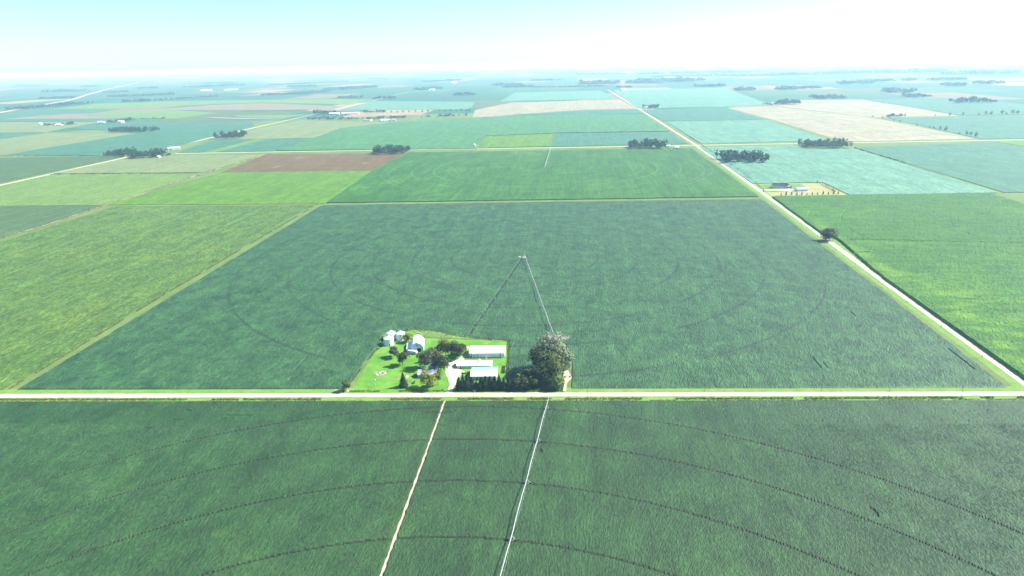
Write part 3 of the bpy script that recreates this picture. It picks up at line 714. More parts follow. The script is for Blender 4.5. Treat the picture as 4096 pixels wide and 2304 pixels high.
gable('machine_shed', 'long white machine shed at the back right of the yard', (-38.7, 553.0), (-7.8, 551.9), 16.0, 4.4, 2.2, M['white_wall'], M['white_metal'],
      opens=[('post', 's', 1.6, 0.0, 0.55, 4.2), ('post', 's', 27.0, 0.0, 0.55, 4.2), ('window', 's', 4.0, 1.5, 1.1, 0.8), ('window', 's', 6.8, 1.5, 1.1, 0.8), ('door', 's', 0.7, 0.0, 0.7, 2.0, M['trim_dark']), ('door', 'w', 8.0, 0.0, 6.0, 3.8, M['galv'])])
wing, wW, wD = gable('long_shed', 'long low white shed joined behind the hip roofed shop', (-48.5, 531.8), (-18.8, 530.7), 9.5, 2.6, 1.6, M['white_wall'], M['white_metal'],
      opens=[('door', 's', 3.2, 0.0, 0.7, 2.0), ('door', 's', 6.0, 0.0, 2.6, 2.1, M['white_metal']), ('door', 'w', 4.7, 0.0, 3.0, 2.2, M['galv']), ('window', 'w', 8.0, 1.1, 0.7, 0.7)])
MB().box((4.0, 0.0, 4.9), (1.1, 1.1, 1.4)).prism([(3.2, 5.6), (4.8, 5.6), (4.0, 6.3)], 'y', -0.8, 0.8).build('roof_vent', M['white_metal'], wing)
gable('shop_building', 'wide shop with north roof slope coloured as blue shade behind the spruce row', (-35.4, 508.4), (-14.4, 507.8), 17.0, 3.4, 1.7, M['teal_wall'], M['white_metal'], hip=5.5, ridge_at=0.46, roof_n=M['shaded_roof'],
      opens=[('door', 's', 4.9, 0.0, 0.9, 2.0), ('window', 's', 9.0, 1.2, 1.2, 0.9), ('window', 's', 14.0, 1.2, 1.2, 0.9), ('door', 'w', 8.0, 0.0, 3.2, 2.7, M['white_metal'])])
house, hW, hD = gable('farm_house', 'grey farmhouse with shingle roof half hidden by trees', (-79.6, 514.5), (-64.5, 514.6), 8.6, 3.0, 2.4, M['grey_wall'], M['grey_roof'],
      opens=[('window', 'w', 4.3, 1.0, 1.3, 1.2), ('window', 'w', 4.3, 3.3, 0.8, 0.8), ('window', 's', 3.0, 1.0, 1.3, 1.1), ('door', 's', 6.2, 0.0, 1.0, 2.1, M['white_metal']), ('window', 's', 9.5, 1.0, 1.3, 1.1), ('window', 's', 12.5, 1.0, 1.3, 1.1)])
MB().prism([(0.5, 0.0), (7.0, 0.0), (7.0, 4.6), (3.75, 6.4), (0.5, 4.6)], 'y', hD / 2 + 0.02, hD / 2 + 8.0).build('rear_wing', M['grey_wall'], house)
rw = MB()
for s in (-1, 1):
    rw.add([(3.75, hD / 2 - 1.5, 6.55), (3.75, hD / 2 + 8.4, 6.55), (3.75 + s * 3.7, hD / 2 + 8.4, 4.5), (3.75 + s * 3.7, hD / 2 - 1.5, 4.5),
            (3.75, hD / 2 - 1.5, 6.7), (3.75, hD / 2 + 8.4, 6.7), (3.75 + s * 3.7, hD / 2 + 8.4, 4.65), (3.75 + s * 3.7, hD / 2 - 1.5, 4.65)],
           [(0, 1, 2, 3), (7, 6, 5, 4), (0, 4, 5, 1), (1, 5, 6, 2), (2, 6, 7, 3), (3, 7, 4, 0)])
rw.build('rear_roof', M['grey_roof'], house)
MB().box((-2.2, 0.0, 5.8), (0.8, 0.8, 1.6)).build('chimney', M['red'], house)

# barn: wide gable front towards the camera with a lower lean-to on its left
a, b = Vector((-92.8, 568.1)), Vector((-81.2, 569.1))
W = (b - a).length; D = 19.0; rz = math.atan2((b - a).y, (b - a).x); c = (a + b) / 2 + Vector((-math.sin(rz), math.cos(rz))) * D / 2
barn = thing('barn', 'white gambrel barn with dark doorway beside the grain bins', 'barn', (c.x, c.y, 0.05), rz)
prof = [(-W / 2, 0), (W / 2, 0), (W / 2, 4.4), (W / 2 * 0.62, 7.4), (0, 9.0), (-W / 2 * 0.62, 7.4), (-W / 2, 4.4)]
MB().prism(prof, 'y', -D / 2, D / 2).build('wall', M['blue_wall'], barn)  # white barn; the light blue puts its shaded front into the wall colour
for s in (-1, 1):
    for (p0, p1) in (((W / 2 + 0.3, 4.0), (W / 2 * 0.62, 7.4)), ((W / 2 * 0.62, 7.4), (0.0, 9.02))):
        m = MB(); d = Vector((p1[0] - p0[0], p1[1] - p0[1])).normalized(); n = Vector((-d.y, d.x)); n = n if n.y > 0 else -n
        o1, o2 = n * 0.04, n * 0.2
        m.prism([(s * (p0[0] + o1.x), p0[1] + o1.y), (s * (p1[0] + o1.x), p1[1] + o1.y), (s * (p1[0] + o2.x), p1[1] + o2.y), (s * (p0[0] + o2.x), p0[1] + o2.y)], 'y', -D / 2 - 0.4, D / 2 + 0.4)
        m.build('roof', M['white_metal'], barn)
MB().prism([(-W / 2 - 3.6, 0), (-W / 2 - 0.02, 0), (-W / 2 - 0.02, 3.7), (-W / 2 - 3.6, 2.5)], 'y', -D / 2 + 1.0, D / 2 - 3).build('lean_to', M['blue_wall'], barn)
MB().add([(-W / 2 - 4.0, -D / 2 + 0.6, 2.5), (-W / 2 - 0.05, -D / 2 + 0.6, 3.85), (-W / 2 - 0.05, D / 2 - 2.6, 3.85), (-W / 2 - 4.0, D / 2 - 2.6, 2.5),
          (-W / 2 - 4.0, -D / 2 + 0.6, 2.62), (-W / 2 - 0.05, -D / 2 + 0.6, 3.97), (-W / 2 - 0.05, D / 2 - 2.6, 3.97), (-W / 2 - 4.0, D / 2 - 2.6, 2.62)],
         [(3, 2, 1, 0), (4, 5, 6, 7), (0, 1, 5, 4), (1, 2, 6, 5), (2, 3, 7, 6), (3, 0, 4, 7)]).build('lean_to_roof', M['galv_roof'], barn)
MB().box((W * 0.16, -D / 2 - 0.05, 1.75), (3.6, 0.1, 3.5)).build('doorway', M['dark'], barn)
MB().box((W * 0.16, -D / 2 - 0.08, 3.62), (4.4, 0.1, 0.24)).build('door_rail', M['white_metal'], barn)
MB().box((0, -D / 2 - 0.05, 6.2), (1.2, 0.1, 1.2)).build('hay_door', M['trim_dark'], barn)

# grain bins
def grain_bin(label, c, dia, eave, peak, rings=6, group='grain bins behind the barn', wallm='galv', roofm='galv_roof'):
    root = thing('grain_bin', label, 'grain bin', (c[0], c[1], 0.05), 0.3, group)
    r = dia / 2
    MB().lathe([(r + 0.25, 0.0), (r + 0.25, 0.25)], n=32).build('foundation', M['concrete'], root)
    prof = []
    n = rings * 3
    for k in range(n + 1):
        z = 0.25 + (eave - 0.25) * k / n
        prof.append((r + (0.035 if k % 3 == 0 else 0.0), z))
    MB().lathe(prof, n=36).build('wall', M[wallm], root, smooth=False)
    cap = MB().lathe([(r + 0.22, eave - 0.02), (r * 0.55, eave + (peak - eave) * 0.5), (0.45, peak), (0.45, peak + 0.25), (0.05, peak + 0.4)], n=36).build('roof', M[roofm], root)
    rib = MB()
    for k in range(18):
        t = 2 * math.pi * k / 18
        rib.bar((math.cos(t) * (r + 0.2), math.sin(t) * (r + 0.2), eave + 0.05), (math.cos(t) * 0.5, math.sin(t) * 0.5, peak + 0.03), 0.05, n=4)
    rib.build('roof_ribs', M[roofm], cap)
    MB().box((0, -r - 0.05, 1.2), (0.9, 0.16, 1.9)).build('door', M['trim_dark'], root)
    lad = MB()
    for s in (-0.22, 0.22): lad.bar((r * 0.6 + s, -r * 0.83, 0.4), (r * 0.6 + s, -r * 0.83, eave), 0.03, n=4)
    for k in range(12): lad.bar((r * 0.6 - 0.22, -r * 0.83, 0.6 + k * 0.45), (r * 0.6 + 0.22, -r * 0.83, 0.6 + k * 0.45), 0.02, n=4)
    lad.build('ladder', M['galv'], root)
    return root
grain_bin('grey steel grain bin nearest the lawn, leftmost of the three', (-115.7, 587.8), 9.2, 6.3, 8.6)
grain_bin('grain bin half hidden behind the leftmost bin', (-115.5, 599.9), 8.6, 6.6, 9.0)
grain_bin('grain bin next to the bushy tree, right of the pair', (-106.4, 599.4), 8.4, 6.4, 8.8)

# lattice mast behind the long shed
m0 = (-23.6, 543.7)
mast = thing('lattice_mast', 'thin white lattice mast behind the long low shed', 'mast', (m0[0], m0[1], 0.05), ROT_E)
for s in range(3):
    t = 2 * math.pi * s / 3
    MB().bar((0.75 * math.cos(t), 0.75 * math.sin(t), 0), (0.22 * math.cos(t), 0.22 * math.sin(t), 15.0), 0.07, n=5).build('leg', M['white_metal'], mast)
m = MB()
for k in range(14):
    for s in range(3):
        t0, t1 = 2 * math.pi * s / 3, 2 * math.pi * (s + 1) / 3
        ra = 0.75 - 0.53 * k / 14; rb = 0.75 - 0.53 * (k + 1) / 14
        m.bar((ra * math.cos(t0), ra * math.sin(t0), 15.0 * k / 14), (rb * math.cos(t1), rb * math.sin(t1), 15.0 * (k + 1) / 14), 0.035, n=4)
m.build('lacing', M['white_metal'], mast)

# ------------------------------------------------------------------ vehicles and yard things
def wheel(root, x, y, r=0.34, w=0.24):
    o = MB().lathe([(r * 0.6, -w / 2), (r, -w / 2 + 0.03), (r, w / 2 - 0.03), (r * 0.6, w / 2)], (x, y, r), 16, 'y').build('wheel', M['rubber'], root)
    MB().lathe([(r * 0.58, -w / 2 - 0.01), (r * 0.58, w / 2 + 0.01)], (x, y, r), 12, 'y').build('rim', M['galv'], o)
    return o
def travel_trailer(label, a, b):
    a, b = Vector(a), Vector(b); c = (a + b) / 2; L = (b - a).length; rz = math.atan2((b - a).y, (b - a).x)
    root = thing('travel_trailer', label, 'trailer', (c.x, c.y, 0.05), rz)
    h = L / 2
    MB().prism([(-h, 0.7), (-h + 0.25, 0.55), (h - 1.5, 0.55), (h, 1.1), (h, 2.0), (h - 0.7, 3.0), (-h + 0.3, 3.05), (-h, 2.6)], 'y', -1.2, 1.2).build('body', M['white_metal'], root)
    MB().box((0.2, -1.22, 1.25), (L * 0.72, 0.03, 0.3)).build('stripe', M['blue_wall'], root)
    for x in (-h + 1.3, h - 2.4):
        w = MB().box((x, -1.225, 2.05), (1.3, 0.05, 0.75)).build('window', M['glass'], root)
        MB().box((x, -1.245, 2.05), (0.06, 0.03, 0.75)).build('window_bar', M['white_metal'], w)
    d = MB().box((0.2, -1.23, 1.6), (0.75, 0.05, 1.9)).build('door', M['galv'], root)
    MB().box((0.2, -1.26, 2.1), (0.45, 0.03, 0.5)).build('pane', M['glass'], d)
    MB().box((0.4, 0, 3.2), (1.2, 0.9, 0.35)).build('roof_vent', M['white_metal'], root)
    for x in (-0.9, 0.0): wheel(root, x - 0.2, -1.05); wheel(root, x - 0.2, 1.05)
    MB().bar((h - 0.4, 0.5, 0.6), (h + 1.1, 0, 0.55), 0.06).bar((h - 0.4, -0.5, 0.6), (h + 1.1, 0, 0.55), 0.06).build('tongue', M['black'], root)
    return root
travel_trailer('white travel trailer with dark windows parked before the barn', (-95.1, 566.6), (-86.5, 563.3))

def car(label, c, rz, paint):
    root = thing('car', label, 'car', (c[0], c[1], 0.06), rz)
    side = [(-2.3, 0.35), (2.25, 0.35), (2.3, 0.75), (1.3, 0.95), (0.55, 1.42), (-1.15, 1.45), (-2.0, 1.0), (-2.3, 0.9)]
    MB().prism(side, 'y', -0.87, 0.87).build('body', paint, root)
    MB().prism([(1.18, 0.98), (0.56, 1.38), (-1.1, 1.40), (-1.85, 1.02)], 'y', -0.885, 0.885).build('side_windows', M['glass'], root)
    MB().add([(1.33, -0.75, 0.97), (1.33, 0.75, 0.97), (0.60, 0.68, 1.425), (0.60, -0.68, 1.425)], [(0, 1, 2, 3)]).build('windscreen', M['glass'], root)
    for x in (-1.4, 1.4):
        for y in (-0.8, 0.8): wheel(root, x, y, 0.32, 0.22)
    for y in (-0.62, 0.62): MB().box((2.29, y, 0.68), (0.06, 0.32, 0.14)).build('headlight', M['white_metal'], root)
    return root
car('silver car parked in tree shade at the edge of the gravel yard', (-57.7, 547.7), 0.1, M['silver'])

def propane(label, c, rz):
    root = thing('propane_tank', label, 'tank', (c[0], c[1], 0.05), rz)
    MB().lathe([(0.02, -1.5), (0.35, -1.42), (0.55, -1.15), (0.55, 1.15), (0.35, 1.42), (0.02, 1.5)], (0, 0, 0.95), 18, 'x').build('body', M['white_metal'], root, smooth=True)
    for x in (-0.9, 0.9): MB().box((x, 0, 0.22), (0.25, 0.9, 0.44)).build('saddle', M['concrete'], root)
    MB().lathe([(0.2, 0), (0.2, 0.25)], (0, 0, 1.48), 12).build('valve_cap', M['galv'], root)
propane('white propane tank among the trees north of the house', (-68.3, 560.6), 0.4)

ss = gable('garden_shed', 'tiny white garden shed among the trees north of the house', (-73.4, 560.4), (-71.6, 560.3), 2.2, 2.0, 0.7, M['white_wall'], M['white_metal'], over=0.15, opens=[('door', 's', 0.8, 0, 0.8, 1.7, M['trim_dark'])])

def tractor(label, c, rz):
    root = thing('tractor', label, 'tractor', (c[0], c[1], 0.05), rz)
    MB().box((0.9, 0, 1.1), (1.7, 0.7, 0.7)).build('hood', M['white_metal'], root)
    MB().box((-0.5, 0, 1.0), (1.4, 0.9, 0.6)).build('chassis', M['black'], root)
    cab = MB().prism([(-1.1, 1.3), (0.1, 1.3), (-0.05, 2.4), (-1.0, 2.4)], 'y', -0.6, 0.6).build('cab', M['glass'], root)
    MB().box((-0.5, 0, 2.48), (1.3, 1.4, 0.14)).build('cab_roof', M['white_metal'], cab)
    for y in (-0.8, 0.8): wheel(root, -0.8, y, 0.72, 0.42); wheel(root, 1.3, y, 0.42, 0.28)
tractor('small white tractor in deep shade under the dark tree', (-54.6, 559.3), 0.6)

def flat_trailer(label, c, rz):
    root = thing('utility_trailer', label, 'trailer', (c[0], c[1], 0.09), rz)
    MB().box((0, 0, 0.6), (3.6, 1.8, 0.12)).build('deck', M['black'], root)
    for y in (-0.88, 0.88): MB().box((0, y, 0.82), (3.6, 0.06, 0.32)).build('side_rail', M['black'], root)
    MB().box((-0.5, 0, 1.1), (1.4, 1.2, 0.85)).build('load', M['white_metal'], root)
    for y in (-1.0, 1.0): wheel(root, 0, y, 0.34, 0.22)
    MB().bar((1.8, 0.5, 0.55), (3.0, 0, 0.5), 0.05).bar((1.8, -0.5, 0.55), (3.0, 0, 0.5), 0.05).build('tongue', M['black'], root)
flat_trailer('black utility trailer with white load left of the shop', (-41.9, 521.1), -0.5)

bb = (-112.3, 500.5)
bh = thing('birdhouse_pole', 'white birdhouse on a tall thin pole on the lawn', 'birdhouse', (bb[0], bb[1], 0.05), 0.2)
MB().bar((0, 0, 0), (0, 0, 4.8), 0.05).build('pole', M['white_metal'], bh)
MB().box((0, 0, 5.2), (0.9, 0.7, 0.9)).build('box', M['white_metal'], bh)
MB().prism([(-0.65, 5.65), (0.65, 5.65), (0, 6.15)], 'y', -0.5, 0.5).build('roof', M['white_metal'], bh)
for x in (-0.25, 0.25):
    for z in (5.0, 5.4): MB().box((x, -0.36, z), (0.14, 0.03, 0.14)).build('entrance_hole', M['dark'], bh)

wb = (-89.9, 611.5)
el = thing('well_box', 'small white pump box at the field edge behind the barn', 'box', (wb[0], wb[1], 0.05), ROT_E)
MB().box((0, 0, 0.7), (1.5, 1.0, 1.4)).build('cabinet', M['white_metal'], el)
MB().box((0, -0.52, 0.75), (0.6, 0.04, 0.9)).build('door', M['galv'], el)
MB().box((0.2, 0.9, 1.0), (1.9, 0.5, 2.0)).build('pump', M['black'], el)

# brush and ash pile on the lawn
bp = (-112.4, 524.3)
pile = thing('burn_pile', 'pale ashy brush pile in the middle of the left lawn', 'brush pile', (bp[0], bp[1], 0.05))
rng = random.Random(4)
vs = []; fs = []
nr, ns = 5, 22
for i in range(nr + 1):
    for k in range(ns):
        t = 2 * math.pi * k / ns; rr = i / nr
        vs.append((math.cos(t) * 5.0 * rr * (1 + 0.12 * math.sin(3 * t + 1)), math.sin(t) * 4.0 * rr * (1 + 0.12 * math.sin(2 * t)), 0.01 + 0.55 * (1 - rr) * rng.uniform(0.4, 1.2)))
for i in range(nr):
    for k in range(ns): fs.append((i * ns + k, (i + 1) * ns + k, (i + 1) * ns + (k + 1) % ns, i * ns + (k + 1) % ns))
obj('ash_heap', mesh_np('ash_heap', vs, fs), M['ash'], pile)
m = MB()
for k in range(70):
    x, y = rng.gauss(0, 2.0), rng.gauss(0, 1.4); a = rng.uniform(0, 6.28); l = rng.uniform(0.7, 2.2)
    m.bar((x, y, rng.uniform(0.2, 0.7)), (x + l * math.cos(a), y + l * math.sin(a), rng.uniform(0.2, 1.2)), rng.uniform(0.04, 0.14), n=5)
m.build('branches', M['deadwood'], pile)
m = MB()
for k in range(12):
    x, y = rng.gauss(0.6, 1.2), rng.gauss(0.4, 0.9); a = rng.uniform(0, 6.28); l = rng.uniform(0.8, 1.8)
    m.bar((x, y, 0.5), (x + l * math.cos(a), y + l * math.sin(a), 0.7), rng.uniform(0.12, 0.25), n=6)
m.build('charred_logs', M['black'], pile)

gb = [Vector(q) for q in [(-10.2, 518.9), (-9.2, 533.7), (-7.7, 534.1), (-8.3, 518.8)]]
gbc = sum(gb, Vector((0, 0))) / 4
bed = thing('garden_bed', 'dark framed garden bed at the right edge of the lawn', 'garden bed', (gbc.x, gbc.y, 0.05), ROT_E)
MB().box((0, 0, 0.12), (1.9, 13.5, 0.24)).build('soil_bed', M['soil_dark'], bed)
for s in (-1, 1):
    MB().box((s * 1.05, 0, 0.3), (0.16, 13.9, 0.6)).build('side_board', M['black'], bed)
    MB().box((0, s * 6.86, 0.3), (1.94, 0.16, 0.6)).build('end_board', M['black'], bed)

# utility poles
def utility_pole(label, c, h=11.0, rz=0.0, lamp=False, group=None):
    root = thing('utility_pole', label, 'utility pole', (c[0], c[1], 0.02), rz, group)
    MB().bar((0, 0, -0.3), (0, 0, h), 0.17, 0.11, 8).build('pole', M['pole'], root)
    MB().box((0, 0, h - 0.6), (2.2, 0.12, 0.14)).build('crossarm', M['pole'], root)
    for x in (-1.0, -0.45, 1.0): MB().lathe([(0.05, 0), (0.08, 0.1), (0.04, 0.22)], (x, 0, h - 0.53), 8).build('insulator', M['white_metal'], root)
    if lamp:
        MB().bar((0, 0, h - 1.4), (0, -1.3, h - 1.0), 0.05).build('lamp_arm', M['galv'], root)
        MB().lathe([(0.1, 0.35), (0.35, 0.1), (0.28, 0.0)], (0, -1.4, h - 1.25), 12).build('lamp_head', M['white_metal'], root)
    return root
utility_pole('utility pole with white yard lamp in front of the spruce row', (-31.7, 474.1), 8.5, R(90), True)
for k, q in enumerate([(55.5, 467.9), (143.4, 463.7), (229.8, 459.9), (279.9, 457.5), (332.9, 455.3)]):
    utility_pole('%s utility pole right of the cottonwoods along the near road' % ORD[k], q, 10.5, R(87), False, 'utility poles along the near road')
for k, q in enumerate([(397.3, 528.4), (404.1, 596.9), (412.0, 668.3), (417.0, 736.0), (423.5, 803.8), (431.7, 873.6), (436.0, 941.0), (442.6, 1013.6)]):
    utility_pole('%s utility pole from the corner along the right hand road' % ORD[k], q, 10.5, R(0), False, 'utility poles along the right hand road')

# ------------------------------------------------------------------ pivot irrigation machines
def pivot_machine(label, c, d, radii, base=0.05, overhang=14.0, pipe_r=0.2, first=0, centre=True, hose=True, tower_r=None):
    """c pivot point, d unit direction of the arm, radii of the towers"""
    root = thing('irrigation_pivot', label, 'irrigation machine', (c[0], c[1], base), math.atan2(d.y, d.x))
    H = 3.9
    if centre:
        m = MB()
        for sx in (-1, 1):
            for sy in (-1, 1): m.bar((sx * 1.8, sy * 1.8, 0), (sx * 0.3, sy * 0.3, H), 0.09)
        m.bar((0, 0, 0), (0, 0, H + 0.5), 0.14)
        m.box((0, 0, 0.1), (4.4, 4.4, 0.2))
        pt = m.build('pivot_tower', M['pivot_steel'], root)
        MB().box((1.2, 2.6, 1.2), (0.6, 0.9, 1.4)).build('control_panel', M['pivot_steel'], pt)
    rs = ([0.0] if centre else [radii[0] - 52]) + list(radii)
    for k in range(len(rs) - 1):
        a, b = rs[k], rs[k + 1]; n = 8; L = b - a
        m = MB(); tr = MB(); dh = MB()
        P = [(a + L * i / n, 0, H + 1.1 * math.sin(math.pi * i / n)) for i in range(n + 1)]
        for i in range(n): m.bar(P[i], P[i + 1], pipe_r, n=7)
        sp = m.build('span_pipe', M['pivot_steel'], root)
        low = [(a + L * i / n, 0, P[i][2] - 1.5 * math.sin(math.pi * i / n)) for i in range(n + 1)]
        for s in (-1, 1):
            Q = [(q[0], s * 0.9 * math.sin(math.pi * i / n), q[2]) for i, q in enumerate(low)]
            for i in range(n): tr.bar(Q[i], Q[i + 1], 0.035, n=4)
            for i in range(1, n): tr.bar(Q[i], P[i], 0.04, n=4)
        for i in range(1, n): tr.bar((low[i][0], -0.9 * math.sin(math.pi * i / n), low[i][2]), (low[i][0], 0.9 * math.sin(math.pi * i / n), low[i][2]), 0.04, n=4)
        tr.build('truss', M['pivot_steel'], sp)
        if hose:
            for i in range(1, int(L / 3)):
                x = a + i * 3.0; z = H + 1.1 * math.sin(math.pi * (x - a) / L); s = -1 if i % 2 else 1
                dh.bar((x, 0, z), (x, s * 0.5, z + 0.15), 0.025, n=4); dh.bar((x, s * 0.5, z + 0.15), (x, s * 0.5, 1.3), 0.025, n=4)
            tag(dh.build('drop_hoses', M['black'], sp), kind='stuff')
    for r in radii:
        m = MB()
        for s in (-1, 1):
            m.bar((r - 0.15, s * 2.0, 0.75), (r, s * 0.12, H + 0.1), 0.08)
            m.bar((r + 1.2, s * 2.0, 0.75), (r, s * 0.12, H + 0.1), 0.06)
        m.bar((r, -2.1, 0.75), (r, 2.1, 0.75), 0.12); m.bar((r, -1.1, 2.2), (r, 1.1, 2.2), 0.05)
        tw = m.build('tower', M['pivot_steel'], root)
        for s in (-1, 1):
            MB().lathe([(0.35, -0.2), (0.68, -0.17), (0.68, 0.17), (0.35, 0.2)], (r, s * 2.0, 0.68), 16, 'x').build('wheel', M['rubber'], tw)
    r = radii[-1]; m = MB()
    m.bar((r, 0, H), (r + overhang, 0, H + 0.2), pipe_r * 0.8, n=6)
    m.bar((r, 0, H + 1.6), (r + overhang * 0.8, 0, H + 0.2), 0.03, n=4); m.bar((r, 0, H), (r, 0, H + 1.6), 0.05, n=4)
    m.build('end_boom', M['pivot_steel'], root)
    return root
pivot_machine('white centre pivot irrigation arm in the middle of the farmstead field', PIVOT, ARM_D, TOWER_R, overhang=4.0)
pc = Vector(PIVOT); pad = thing('pivot_pad', 'pale equipment pad with pump at the pivot centre', 'equipment pad', (pc.x - 6.0, pc.y - 1.5, 0.05), ROT_E)
MB().box((0, 0, 0.06), (5.0, 4.0, 0.12)).build('slab', M['concrete'], pad)
MB().box((-0.6, 0.2, 0.75), (2.6, 1.1, 1.2)).build('engine', M['white_metal'], pad)
MB().lathe([(0.45, -1.3), (0.45, 1.3)], (1.3, -1.0, 0.75), 14, 'x').build('fuel_tank', M['white_metal'], pad)
MB().bar((2.0, 0.5, 0.5), (6.0, 1.5, 0.5), 0.1).build('pipe', M['black'], pad)
nd = (Vector((23.85, 454.8)) - Vector(NEAR_PIVOT)).normalized()
pivot_machine('white centre pivot irrigation arm reaching into the foreground field', NEAR_PIVOT, nd, [48.0, 100.0, 152.0] + NEAR_RADII, overhang=13.0, pipe_r=0.19)
fp = Vector(FIELDC); fe = Vector((124.0, 2046.6)); fd = (fe - fp).normalized()
pivot_machine('far centre pivot arm in the large green field by the cross road', FIELDC, fd, [52.0 * k for k in range(1, 8)], overhang=10, hose=False, pipe_r=0.35)

# ------------------------------------------------------------------ trees
def leaf_quads(C, N, size, rs):
    """quads at centres C facing roughly N"""
    n = len(C)
    N = N + rs.normal(0, 0.55, (n, 3)); N /= np.linalg.norm(N, axis=1, keepdims=True) + 1e-9
    T = np.cross(N, rs.normal(0, 1, (n, 3))); T /= np.linalg.norm(T, axis=1, keepdims=True) + 1e-9
    B = np.cross(N, T)
    a = (size * rs.uniform(0.6, 1.35, n))[:, None]; b = a * rs.uniform(0.6, 1.0, n)[:, None]
    v = np.stack([C - T * a - B * b * 0.6, C + T * a * 0.25 - B * b, C + T * a + B * b * 0.5, C - T * a * 0.3 + B * b], 1).reshape(-1, 3)
    return v
def broad_crown(rs, w, h, base, n, leaf, clumps=26, open_=0.0, lean=(0, 0), flat=1.0):
    """leaf quads on overlapping clumps that fill an uneven ellipsoid from z=base to z=h"""
    cz = (base + h) / 2; rz = (h - base) / 2; out = []
    d = rs.normal(0, 1, (clumps, 3)); d /= np.linalg.norm(d, axis=1, keepdims=True)
    rad = rs.uniform(0.35, 1.12, clumps)
    cc = d * rad[:, None] * np.array([w / 2 * 0.78, w / 2 * 0.78, rz * 0.82]); cc[:, 2] += cz
    cc[:, 0] += lean[0] * (cc[:, 2] - base) / (h - base); cc[:, 1] += lean[1] * (cc[:, 2] - base) / (h - base)
    cr = rs.uniform(0.10, 0.27, clumps) * w * (1 - open_)
    k = rs.choice(clumps, n, p=cr ** 2 / (cr ** 2).sum())
    e = rs.normal(0, 1, (n, 3)); e /= np.linalg.norm(e, axis=1, keepdims=True); e[:, 2] = np.where(rs.rand(n) < 0.5, np.abs(e[:, 2]), e[:, 2])
    C = cc[k] + e * (cr[k] * rs.uniform(0.55, 1.08, n))[:, None] * np.array([1, 1, 0.8 * flat])
    C[:, 2] = np.maximum(C[:, 2], base * 0.6 + 0.3)
    return leaf_quads(C, e + np.array([0, 0, 0.35]), leaf, rs)
def cone_crown(rs, w, h, base, n, leaf):
    tiers = max(7, int(h / 0.9)); t = rs.rand(n) ** 0.62; z = base + (h - base) * (1 - t)
    tier = np.floor(t * tiers) / tiers; fr = t * tiers - np.floor(t * tiers)
    ang = rs.uniform(0, 2 * np.pi, n); lob = 1 + 0.18 * np.sin(ang * 5 + tier * 40) + 0.1 * np.sin(ang * 3 + tier * 17)
    r = w / 2 * (0.06 + 0.94 * t) * (0.72 + 0.28 * fr) * lob * rs.uniform(0.55, 1.0, n) ** 0.5
    C = np.stack([r * np.cos(ang), r * np.sin(ang), z - 0.15 * r], 1)
    return leaf_quads(C, np.stack([np.cos(ang), np.sin(ang), np.full(n, 0.5)], 1), leaf, rs)
def quads_mesh(name, v):
    n = len(v) // 4
    return mesh_np(name, v, np.arange(4 * n).reshape(n, 4))
def branch_mesh(seed, h, w, r0, levels=3, up=0.55, first=0.25, kids=(5, 4, 4), twig=0.02):
    rng = random.Random(seed); m = MB()
    def grow(p, d, l, r, lev):
        q = p; segs = 3
        for s in range(segs):
            d = (d + Vector((rng.uniform(-.18, .18), rng.uniform(-.18, .18), rng.uniform(0, .12)))).normalized()
            q2 = q + d * l / segs; m.bar(q, q2, r * (1 - 0.25 * s), r * (1 - 0.25 * (s + 1)), 6 if lev < 2 else 4)
            if lev < levels:
                for _ in range(max(1, kids[min(lev, len(kids) - 1)] // (3 if s == 0 and lev == 0 else 2))):
                    if lev == 0 and s == 0: continue
                    a = rng.uniform(0, 6.28); side = Vector((math.cos(a), math.sin(a), up + rng.uniform(-.2, .3))).normalized()
                    grow(q2, (d * 0.45 + side).normalized(), l * rng.uniform(0.42, 0.66), max(r * 0.5, twig), lev + 1)
            q = q2
    grow(Vector((0, 0, -0.2)), Vector((0, 0, 1)), h, r0, 0)
    return m

def tree(name, label, c, h, w, mat, n=1500, leaf=0.42, base=None, seed=1, clumps=26, open_=0.0, group=None, lean=(0, 0), z0=0.05):
    rs = np.random.RandomState(seed); h *= 1.04; w *= 1.12
    root = thing(name, label, 'tree', (c[0], c[1], z0), 0, group)
    base = h * 0.22 if base is None else base
    branch_mesh(seed, h * 0.72, w, max(0.14, h * 0.022), 1, kids=(5, 2)).build('trunk', M['bark'], root)
    obj('crown', quads_mesh('crown', broad_crown(rs, w, h, base, n, leaf, clumps, open_, lean)), M[mat], root)
    return root
def conifer(name, label, c, h, w, n=1300, leaf=0.33, seed=1, group=None, mat='needle'):
    rs = np.random.RandomState(seed)
    root = thing(name, label, 'tree', (c[0], c[1], 0.05), rs.uniform(0, 6), group)
    MB().bar((0, 0, -0.2), (0, 0, h * 0.93), h * 0.02, 0.03, 7).build('trunk', M['bark'], root)
    obj('crown', quads_mesh('crown', cone_crown(rs, w, h, 0.4, n, leaf)), M[mat], root)
    return root

